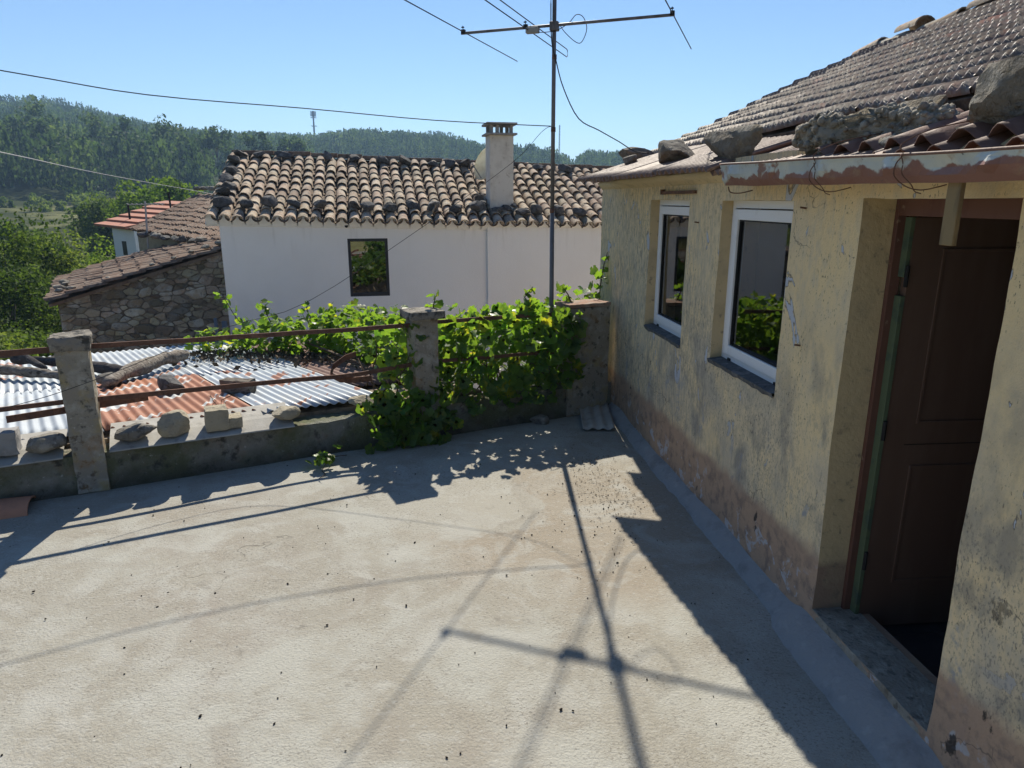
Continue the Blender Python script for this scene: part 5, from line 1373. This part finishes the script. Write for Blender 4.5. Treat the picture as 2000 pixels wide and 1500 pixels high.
wn_.hexa([(*(q).xy, .25), (*(q + fdir * .30).xy, .25), (*(q + fdir * .30 - fn * .05).xy, .25), (*(q - fn * .05).xy, .25), (*q.xy, .72), (*(q + fdir * .30).xy, .72), (*(q + fdir * .30 - fn * .05).xy, .72), (*(q - fn * .05).xy, .72)])
wn_.build("window", M['antracite'], oh)
for (x_, y_, z_) in ((-13.5, 25.1, 1.4), (-12.3, 25.7, 1.8)):
    MB().tube([(x_, y_, z_ - .1), (x_, y_, z_ + .55)], 0.035, 8).build("flue", M['gasket'], oh)
# small far aerial
fa_ = empty("roof_aerial", (-9.4, 18.2, 1.0), "old comb aerial on a thin pole above the barn roof", "antenna")
MB().tube([(-9.42, 18.2, .9), (-9.34, 18.2, 2.06)], 0.022, 6).build("pole", M['palecable'], fa_)
fb_ = MB().tube([(-9.75, 18.1, 1.98), (-8.95, 18.4, 2.0)], 0.014, 6); fb_.build("boom", M['palecable'], fa_)
for i in range(8):
    c_ = Vector((-9.72 + .1 * i, 18.11 + .037 * i, 1.99)); MB().tube([c_ + Vector((-.13, .34, -.02)), c_ + Vector((.13, -.34, .02))], 0.009, 5).build("element", M['palecable'], fa_)

# ------------------------------------------------------------------ foliage helpers
def leaf_quads(cent, size, rg, up=0.0, elong=1.6, aim=None):
    """one kite-shaped leaf per centre; returns verts (4n,3), faces (n,4)"""
    n = len(cent)
    nr_ = rg.normal(size=(n, 3)); nr_[:, 2] += up
    if aim is not None: nr_ += aim
    nr_ /= np.linalg.norm(nr_, axis=1)[:, None]
    t_ = rg.normal(size=(n, 3)); t_ -= nr_ * np.sum(t_ * nr_, axis=1)[:, None]
    t_ /= np.linalg.norm(t_, axis=1)[:, None]
    b_ = np.cross(nr_, t_)
    s = size if np.ndim(size) else np.full(n, size)
    s = s[:, None]
    v = np.stack([cent - t_ * s * elong * .5, cent + b_ * s * .5 + nr_ * s * .12, cent + t_ * s * elong * .5, cent - b_ * s * .5 + nr_ * s * .12], axis=1).reshape(-1, 3)
    f = np.arange(4 * n).reshape(n, 4)
    return v, f

def crown_points(rg, n, nclump, rx, ry, rz, clump_r):
    d = rg.normal(size=(nclump, 3)); d /= np.linalg.norm(d, axis=1)[:, None]
    rr = rg.uniform(0.45, 1.0, nclump) ** 0.6
    c = d * rr[:, None] * np.array([rx, ry, rz])
    pick = rg.integers(0, nclump, n)
    sub = rg.normal(size=(n, 3)); sub /= np.linalg.norm(sub, axis=1)[:, None]
    k = rg.uniform(0.3, 1.0, n) ** 0.5 * rg.uniform(.6, 1.25, nclump)[pick]
    return c[pick] + sub * k[:, None] * clump_r, pick, c

def tree(name, label, base, h, crown, nleaf, lsize, m, seed, group=None, cat="tree", nclump=34, trunk=0.10, low=0.45):
    rg = np.random.default_rng(seed); base = Vector(base)
    root = empty(name, base, label, cat, group)
    rx, ry, rz = crown
    cz = h - rz
    pts, pick, cl = crown_points(rg, nleaf, nclump, rx, ry, rz, 0.34 * (rx + ry + rz) / 3)
    cen = np.array([base.x, base.y, base.z + cz])
    v, f = leaf_quads(pts + cen, lsize * rg.uniform(.7, 1.3, nleaf), rg, 0.5)
    tn = np.clip(rg.normal(.45, .2, nclump)[pick] + rg.normal(0, .12, nleaf), 0, 1)
    o = obj("crown", fast_mesh("crown", v, f, m, False, np.repeat(tn, 4)), root)
    tk = MB(); top = base + Vector((0, 0, cz))
    tk.tube([base - Vector((0, 0, .3)), base.lerp(top, .5) + Vector((rg.normal() * .05 * h * .3, rg.normal() * .05, 0)), top, top + Vector((0, 0, rz * .6))], [trunk, trunk * .8, trunk * .55, trunk * .15], 8)
    for k in range(min(9, nclump)):
        c_ = Vector(cl[k] + cen); st = base.lerp(top, rg.uniform(low, 1.0)); md = st.lerp(c_, .5) + Vector((0, 0, .04 * h))
        tk.tube([st, md, c_], [trunk * .4, trunk * .25, trunk * .08], 5)
    tk.build("trunk", M['bark'], root, True)
    return root

# ------------------------------------------------------------------ forested hill
rf = np.random.default_rng(77)
tmpl = []
for q in range(10):
    n = 88
    conical = q in (0, 3, 5, 8)
    u = rf.uniform(0.12, 1.0, n); th = rf.uniform(0, 2 * np.pi, n)
    if conical: prof = (1.02 - u) * 1.25
    else: prof = np.sqrt(np.clip(1 - ((u - .56) / .5) ** 2, 0.02, 1))
    nb = 5 + q % 4
    lob = 1 + .40 * np.sin(nb * th + rf.uniform(0, 6)) * np.sin(7 * u + rf.uniform(0, 6))
    rr = prof * lob * rf.uniform(.55, 1.0, n) * .5
    P = np.stack([rr * np.cos(th), rr * np.sin(th), u], axis=1)
    v, f = leaf_quads(P * np.array([1, 1, 1.0]), rf.uniform(.085, .15, n), rf, 0.45, 1.2)
    tmpl.append(v.astype(np.float32))
pos = []
tries = 0
cell = {}
while len(pos) < 10200 and tries < 90000:
    tries += 1
    az = rf.uniform(-0.72, 0.33); d = math.sqrt(rf.uniform(178 ** 2, 545 ** 2))
    if az > -0.40 and d < 270: continue
    if az > -0.27 and d < 335: continue
    x, y = d * math.sin(az), d * math.cos(az)
    key = (int(x // 3.7), int(y // 3.7))
    if key in cell: continue
    # little gaps in the canopy; saddle where the sky shows through
    a_ = x / y
    if 0.078 < a_ < 0.092 and d > 380: continue
    cell[key] = 1
    pos.append((x, y, d))
V = []; TN = []
for i, (x, y, d) in enumerate(pos):
    q = rf.integers(0, 10); t_ = tmpl[q]
    h = rf.uniform(6.0, 11.0) * (1.0 if d > 260 else 1.15); h *= 1 + .35 * noise.noise(Vector((x * .02, y * .02, 5))); w = h * rf.uniform(.34, .46) if q in (0, 3, 5, 8) else h * rf.uniform(.40, .65)
    a_ = rf.uniform(0, 6.28); c_, s_ = math.cos(a_), math.sin(a_)
    z0 = terrain_z(x, y)
    vx = t_[:, 0] * w; vy = t_[:, 1] * w
    V.append(np.stack([x + vx * c_ - vy * s_, y + vx * s_ + vy * c_, z0 + t_[:, 2] * h], axis=1))
    TN.append(np.clip(rf.normal(.42, .22) + rf.normal(0, .06, len(t_)) + 0.32 * noise.noise(Vector((x * .012, y * .012, 0))), 0, 1))
V = np.concatenate(V); TN = np.concatenate(TN)
forest = obj("forest", fast_mesh("forest", V, np.arange(len(V)).reshape(-1, 4), M['euca'], False, TN))
tag(forest, "dark pine and eucalyptus forest covering the far hillside", "forest", kind="stuff")

# single tall trees at the foot of the hill
def gz_(x, y): return terrain_z(x, y)
foot = [(-128, 178, 15, 'euca'), (-119, 182, 17, 'euca'), (-110, 172, 13.5, 'euca'), (-121, 168, 14, 'euca'), (-133, 170, 13, 'euca'), (-104, 184, 16, 'euca'), (-95, 180, 15, 'euca'), (-87, 186, 16, 'euca'),
        (-101, 172, 10.5, 'limeleaf'), (-109.5, 166, 7.5, 'limeleaf'), (-75, 185, 15, 'euca'), (-66, 188, 14, 'euca'), (-57, 190, 13, 'euca')]
names_ = {'euca': ("eucalyptus_tree", "tall dark eucalyptus at the hill foot, %s from the left"), 'limeleaf': ("light_green_tree", None)}
ec = 0; lc = 0
for i, (x, y, h, mk) in enumerate(sorted(foot, key=lambda q: q[0] / q[1])):
    if mk == 'euca':
        lb = "tall dark eucalyptus at the hill foot, %s from the left" % ordinal(ec); ec += 1; nm = "eucalyptus_tree"
    else:
        lb = ("lower bright green tree at the hill foot left of its taller twin", "taller bright green tree at the hill foot above the red roof")[lc]; lc += 1; nm = "light_green_tree"
    tree(nm, lb, (x, y, gz_(x, y)), h, (h * .30, h * .30, h * .42), 1500, 0.55, M[mk], 300 + i, "trees at the foot of the hill", nclump=26, trunk=0.25)

# valley trees and bushes on the left
vt = [(-17.8, 24.5, 6.1, 2.5, 'treeleaf', 16000, .085, "nearest broad leafy tree at the left picture edge"),
      (-18.6, 29.0, 4.3, 2.3, 'treeleaf', 12000, .10, "leafy tree between the left edge tree and the barn"),
      (-15.9, 21.5, 4.1, 2.0, 'treeleaf', 12000, .08, "low leafy tree beside the barn's left corner"),
      (-23.0, 36.0, 4.4, 2.4, 'treeleaf', 9000, .12, "rounded dark tree in the valley left of the white gable"),
      (-19.4, 33.5, 4.9, 2.0, 'limeleaf', 8000, .11, "small yellowish tree just left of the red roofed house"),
      (-27.5, 41.0, 4.2, 2.6, 'treeleaf', 8000, .14, "wide bushy tree in the valley below the meadow"),
      (-34.0, 50.0, 3.9, 2.6, 'treeleaf', 7000, .17, "broad tree at the near edge of the meadow"),
      (-30.5, 62.0, 7.4, 4.0, 'limeleaf', 8000, .2, "spreading green tree above the brown roof"),
      (-37.5, 66.0, 5.6, 3.4, 'treeleaf', 6500, .2, "dark tree behind the red roof's left part"),
      (-48.0, 66.0, 2.9, 2.4, 'treeleaf', 6000, .2, "dark bush on the left part of the meadow edge"),
      (-42.0, 76.0, 3.6, 2.6, 'treeleaf', 6000, .22, "dark bush on the right part of the meadow edge")]
for i, (x, y, h, r, mk, n, ls, lb) in enumerate(vt):
    z0 = gz_(x, y)
    tree("broadleaf_tree" if r < 3.3 else "valley_tree", lb, (x, y, z0), h, (r, r, h * .46), n, ls, M[mk], 400 + i, "trees in the valley on the left", nclump=40, low=.2)
# hedge of shrubs along the meadow
rgk = np.random.default_rng(9); hp = []; hn = []
for k in range(46):
    a_ = rgk.uniform(-.66, -.40); d_ = rgk.choice([rgk.uniform(152, 174), rgk.uniform(46, 62)], p=[.8, .2])
    x, y = d_ * math.sin(a_), d_ * math.cos(a_); r = rgk.uniform(1.0, 2.2) * (1.0 if d_ > 100 else .7); n = 420
    P, pk, _ = crown_points(rgk, n, 9, r, r, r * .8, r * .4)
    P += np.array([x, y, gz_(x, y) + r * .5]); v, f = leaf_quads(P, rgk.uniform(.2, .42, n), rgk, .5); hp.append(v); hn.append(np.repeat(np.clip(rgk.normal(.5, .2) + rgk.normal(0, .12, n), 0, 1), 4))
hp = np.concatenate(hp)
tag(obj("scrub", fast_mesh("scrub", hp, np.arange(len(hp)).reshape(-1, 4), M['treeleaf'], False, np.concatenate(hn))), "tangled scrub and hedges around the pale meadow", "scrub", kind="stuff")
# brambles on the slope between shed and barn
bp = []; bn = []
for k in range(70):
    t_ = rgk.uniform(0, 1); x = rgk.uniform(-16.5, -9.6); y = rgk.uniform(12.6, 20.0)
    if (Vector((x, y, 0)) - FLp).dot(FD) > -0.35 and (Vector((x, y, 0)) - FLp).dot(DD) > -.3: continue
    z0 = -1.75 + 0.5 * noise.noise(Vector((x * .4, y * .4, 0))) - 0.07 * (y - 14); r = rgk.uniform(.6, 1.1); n = 800
    P, pk, _ = crown_points(rgk, n, 16, r, r, r * .75, r * .4); P += np.array([x, y, z0])
    v, f = leaf_quads(P, rgk.uniform(.05, .11, n), rgk, .9); bp.append(v); bn.append(np.repeat(np.clip(rgk.normal(.55, .16) + rgk.normal(0, .14, n), 0, 1), 4))
bp = np.concatenate(bp)
tag(obj("brambles", fast_mesh("brambles", bp, np.arange(len(bp)).reshape(-1, 4), M['treeleaf'], False, np.concatenate(bn))), "dense brambles covering the slope left of the barn", "brambles", kind="stuff")

# telecom masts on the ridge
tw_ = empty("telecom_tower", (-140.5, 520, 38), "slim telecom tower with antenna panels on the forest ridge", "tower")
MB().tube([(-140.5, 520, 36), (-140.2, 520, 62.5)], [0.75, 0.5], 8).build("mast", M['steel'], tw_, True)
for z_ in (52.5, 58.0): MB().box((-140.2, 520, z_), (3.6, 3.6, .2)).build("platform", M['steel'], tw_)
for k in range(6):
    a_ = k * math.pi / 3 + .3; MB().box((-140.2 + 1.6 * math.cos(a_), 520 + 1.6 * math.sin(a_), 60.5), (.5, .5, 3.4)).build("antenna_panel", M['steel'], tw_)
lm = empty("lattice_mast", (38.6, 595, 36), "thin lattice mast on the ridge right of the pipe mast", "tower")
for (dx, dy) in ((-.45, -.45), (.45, -.45), (0, .5)):
    MB().tube([(38.6 + dx, 595 + dy, 30), (38.6 + dx * .8, 595 + dy * .8, 60.5)], .16, 5).build("leg", M['steel'], lm)
br_ = MB()
for k in range(14):
    z_ = 32 + 2 * k; br_.tube([(38.15, 594.55, z_), (39.05, 594.55, z_ + 2)], .1, 4)
br_.build("bracing", M['steel'], lm)

# ------------------------------------------------------------------ grape vine
def vine_leaf(name, m, seed):
    r_ = random.Random(seed); out = []
    for k in range(25):
        a_ = -math.pi + 2 * math.pi * k / 24
        lob = 0.70 + 0.26 * abs(math.cos(2.5 * a_)) ** 0.8 + 0.05 * math.cos(a_) + 0.035 * (1 if k % 2 else -1)
        if abs(abs(a_) - math.pi) < .2: lob = 0.30
        out.append((lob * math.sin(a_) * .5, lob * math.cos(a_) * .5 + .12))
    out = out[:-1]; n = len(out); vs = [(0, -0.02, 0)]
    for (x, y) in out: vs.append((x * .5, y * .5, .06 * abs(x) - .0))
    for (x, y) in out: vs.append((x, y, .20 * abs(x) - .25 * (x * x + (y - .1) ** 2) + r_.uniform(-.03, .03)))
    fs = [(0, 1 + k, 1 + (k + 1) % n) for k in range(n)] + [(1 + k, 1 + n + k, 1 + n + (k + 1) % n, 1 + (k + 1) % n) for k in range(n)]
    return MB().add(vs, fs).mesh(name, m, True)
LEAVES = [vine_leaf("leaf", M['leaf'], k) for k in range(3)]
vr = np.random.default_rng(31)
cand = []          # (pos, normal bias, size)
def put(P, bias, size): cand.append((Vector(P), Vector(bias), size))
def blob(c, r, n, bias=(0, .25, .8), sz=(.06, .15)):
    for _ in range(n):
        d = vr.normal(size=3); d /= np.linalg.norm(d); k = vr.uniform(.25, 1) ** .5
        put((c[0] + d[0] * r[0] * k, c[1] + d[1] * r[1] * k, max(c[2] + d[2] * r[2] * k, shed_z(2.5) - .1)), bias, vr.uniform(*sz))
blob((-3.95, 9.05, .28), (.42, .4, .16), 70); blob((-3.25, 9.05, .38), (.5, .5, .26), 190); blob((-2.62, 8.9, .42), (.5, .5, .28), 240)
blob((-2.05, 8.75, .5), (.55, .55, .36), 320); blob((-1.45, 8.15, .52), (.55, .6, .38), 330); blob((-1.05, 7.35, .5), (.4, .6, .42), 300); blob((-.55, 7.3, .6), (.5, .45, .45), 260)
blob((.25, 7.3, .62), (.5, .4, .5), 220); blob((.75, 7.45, .75), (.25, .3, .45), 60)
# curtain along the rail between the middle pillar and the house
for _ in range(900):
    k = vr.uniform(-1.12, .92); off = vr.uniform(-.02, .5) if k < .43 else vr.uniform(.32, .6); edge = .12 * noise.noise(Vector((k * 3.1, 0, 2)))
    lowz = .34 + .16 * noise.noise(Vector((k * 2.2, 5, 0))) if k > -.6 else .30
    z_ = vr.uniform(lowz, 1.04 + edge + (0.10 if k > -.1 else 0))
    put(par(k, off, z_), (-.1, -.35 + .9 * (z_ > .85), .55), .06 + .105 * vr.uniform() ** 1.3)
for _ in range(110):
    k = vr.uniform(.22, .66); z_ = vr.uniform(.35, 1.08); put(par(k, -vr.uniform(.03, .13), z_), (-.1, -.6, .4), vr.uniform(.07, .15))
# leaves hanging over the terrace side around the middle pillar's foot
for _ in range(190):
    k = vr.normal(-.93, .19); z_ = abs(vr.normal(.0, .20)); off = -vr.uniform(.01, .10 + .20 * max(0, .5 - z_))
    if -1.30 < k < -.52 and z_ < .48: put(par(k, off, z_ + .03), (.1, -.7, .5), vr.uniform(.09, .16))
for _ in range(60):
    k = vr.uniform(-.45, .40); put(par(k, -vr.uniform(.0, .08), vr.uniform(.22, .5)), (.1, -.7, .4), vr.uniform(.08, .13))
# free shoots
shoots = [[(-3.55, 9.2, .35), (-3.75, 9.25, .6), (-3.86, 9.28, .80), (-3.95, 9.3, .82)], [(-3.2, 9.1, .5), (-3.3, 9.15, .7), (-3.36, 9.2, .78)], [(-2.6, 8.9, .55), (-2.66, 8.9, .75), (-2.62, 8.9, .85)],
          [(-.72, 6.2, 1.05), (-.70, 6.15, 1.2), (-.68, 6.12, 1.26)], [(.2, 6.55, 1.0), (.12, 6.6, 1.2), (.2, 6.6, 1.3)], [(.62, 6.78, 1.05), (.55, 6.8, 1.2), (.5, 6.85, 1.27)], [(.88, 7.1, .9), (.92, 7.2, 1.25), (.95, 7.22, 1.45), (.98, 7.2, 1.58)], [(-.2, 6.4, 1.0), (-.3, 6.4, 1.12)]]
for sh in shoots:
    for i in range(len(sh) - 1):
        for _ in range(5):
            p_ = Vector(sh[i]).lerp(Vector(sh[i + 1]), vr.uniform()); put(p_ + Vector(vr.normal(size=3) * .04), (0, .2, .4), vr.uniform(.07, .12))
vine = empty("grape_vine", par(-0.4, .35, -2.6), "leafy green grape vine climbing over the rail and sheeted roof", "vine")
def leaf_matrix(p, bias, size):
    n = (Vector(vr.normal(size=3) * .55) + bias).normalized()
    dn_ = Vector((vr.normal() * .6, vr.normal() * .6, -1)); y_ = (dn_ - n * dn_.dot(n)).normalized(); x_ = y_.cross(n)
    return frame_matrix(p, x_, y_, n) @ Matrix.Scale(size, 4)
eye = Vector((0, 0, EYE))
ranked = sorted(range(len(cand)), key=lambda i: (cand[i][0] - eye).length / cand[i][2] + (3 if cand[i][0].y > 7.6 else 0))
chosen = set(ranked[:298]); mats_ = []
for i, (p, bi, sz) in enumerate(cand):
    mt = leaf_matrix(p, bi, sz)
    if i in chosen: obj("leaf", LEAVES[i % 3], vine, mt)
    else: mats_.append(mt)
fo_ = stuff_from("foliage", LEAVES[0], mats_, M['leafstuff'], vine)
st = MB()
for sh in shoots: st.tube(sh, [0.006] * (len(sh) - 1) + [0.003], 5)
for k in range(60):
    a_ = vr.uniform(-1.2, .9); p0 = par(a_, vr.uniform(.1, .4), vr.uniform(.1, .5)); p1_ = p0 + Vector((max(-.3, min(.3, vr.normal() * .25)), abs(vr.normal()) * .12, vr.uniform(.2, .5))); st.tube([p0, p0.lerp(p1_, .5) + Vector(vr.normal(size=3) * .05), p1_], [.007, .006, .003], 5)
for (a_, b_) in (((-.9, 6.6, -.3), (-.85, 6.3, .5)), ((.1, 6.9, -.3), (.05, 6.65, .6)), ((-1.0, 6.5, .2), (-2.6, 8.6, .35)), ((-.9, 6.6, .3), (-1.6, 8.1, .4))):
    m_ = Vector(a_).lerp(Vector(b_), .5) + Vector((.06, .05, .05)); st.tube([a_, m_, b_], [.022, .018, .012], 7)
st.build("stem", M['stem'], vine, True)
# dead leaves and twigs under the vine on the sheets
lv = np.stack([vr.uniform(-4.2, -1.2, 900), np.zeros(900), np.zeros(900)], axis=1)
for i in range(900):
    x = lv[i, 0]; y = 8.1 + vr.normal() * .3 + (-.25 * (x + 1.2)) ; lv[i] = (x, y, roof_at(x, y).z + vr.uniform(.0, .05))
v, f = leaf_quads(lv, vr.uniform(.02, .06, 900), vr, .6, 1.8)
tag(obj("leaf_litter", fast_mesh("leaf_litter", v, f, M['litter'])), "dry dark leaf litter under the vine on the sheets", "leaf litter", kind="stuff")
# creeping shoot on the terrace floor
cs_ = empty("floor_shoot", (-1.50, 5.24, 0.0), "small bright vine shoot standing on the terrace floor", "plant")
for k in range(22):
    p_ = Vector((-1.50 + vr.normal() * .06, 5.24 + vr.normal() * .05, .05 + abs(vr.normal()) * .08)); obj("leaf", LEAVES[k % 3], cs_, leaf_matrix(p_, Vector((0, -.1, .7)), vr.uniform(.06, .1)))
s2 = MB(); s2.tube([(-1.40, 5.50, .01), (-1.47, 5.36, .05), (-1.50, 5.24, .08)], .004, 5); s2.tube([(-1.50, 5.26, .05), (-1.52, 5.16, .006), (-1.47, 5.08, .008), (-1.50, 5.0, .006)], .003, 5); s2.build("stem", M['stem'], cs_)

# ------------------------------------------------------------------ small things on the terrace
stone("stone", (0.27, 6.40, 0), (.16, .14, .12), 81, M['rock'], "small grey stone on the floor below the vine", rot=(0, 0, .4), cuts=6)
cp_ = corr_sheet((0.66, 6.12, 0.035), Vector((0.02, 0.72, 0.05)).normalized(), Vector((1, 0.06, 0)), 0.70, 0.30, 0.10, 0.009, (0, 0, 1), 2.0, 0.003, 10, 0, 51, .03).build("sheet_offcut", M['fibre'], None, True)
tag(cp_, "grey corrugated offcut lying in the shaded terrace corner", "sheet")
tp_ = obj("broken_tile", cap_mesh(0.36, 0.16, 0.14, 8, 0.014, "broken_tile", M['tilepiece'])); tp_.matrix_basis = Matrix.Translation((-3.72, 4.36, .0)) @ Matrix.Rotation(-1.2, 4, 'Z') @ Matrix.Scale(.62, 4, (0, 0, 1))
tag(tp_, "salmon coloured roof tile on the floor at left edge", "roof tile")
dv = []; df_ = []; dr = random.Random(3)
pv, pf = ICO[2]
for k in range(260):
    if k < 190: x, y = dr.uniform(-3.2, 1.0), dr.uniform(1.4, 5.4)
    else:
        x = dr.gauss(.62, .28); y = dr.gauss(4.3, .7)
    s = B0 - WD * 0; p_in = (Vector((x, y, 0)) - B0).dot(QD)
    if p_in > -.12 or y > 6.2 + .5 * x: continue
    r = dr.choice((.0022, .0026, .003, .0035, .004, .0055)); e = dr.uniform(.8, 1.9); a_ = dr.uniform(0, 3.14); b0_ = len(dv)
    for p in pv:
        q = Vector((p.x * r * e, p.y * r, p.z * r * .8)); dv.append((x + q.x * math.cos(a_) - q.y * math.sin(a_), y + q.x * math.sin(a_) + q.y * math.cos(a_), r * .6 + q.z + .002))
    df_ += [tuple(i + b0_ for i in t_) for t_ in pf]
tag(obj("debris", fast_mesh("debris", dv, df_, M['debris'], True)), "scattered dark droppings and crumbs on the terrace floor", "debris", kind="stuff")
# fine dirt and needles near the house corner
nn_ = 520; P = np.stack([nrg.normal(.70, .16, nn_), nrg.normal(4.85, .45, nn_), np.full(nn_, .008)], axis=1)
P = P[((P[:, 0] - B0.x) * QD.x + (P[:, 1] - B0.y) * QD.y) < -.15]
v, f = leaf_quads(P, nrg.uniform(.003, .008, len(P)), nrg, 3.0, 3.5)
tag(obj("needles", fast_mesh("needles", v, f, M['litter'])), "dry needles and dirt specks near the sunny house corner", "litter", kind="stuff")

# ------------------------------------------------------------------ air between here and the hills
hz = MB(); hz.box((0, 0, 41), (5300, 5300, 102))
hm = bpy.data.materials.new("pale_air"); hm.use_nodes = True
hn_ = hm.node_tree; hn_.nodes.remove(hn_.nodes["Principled BSDF"])
pv_ = hn_.nodes.new("ShaderNodeVolumePrincipled")
pv_.inputs["Color"].default_value = (0.42, 0.66, 1.0, 1)
pv_.inputs["Density"].default_value = 0.00050
pv_.inputs["Anisotropy"].default_value = 0.2
hn_.links.new(pv_.outputs[0], hn_.nodes["Material Output"].inputs["Volume"])
tag(hz.build("haze", hm), "thin blue summer haze over the valley", "haze", kind="stuff")
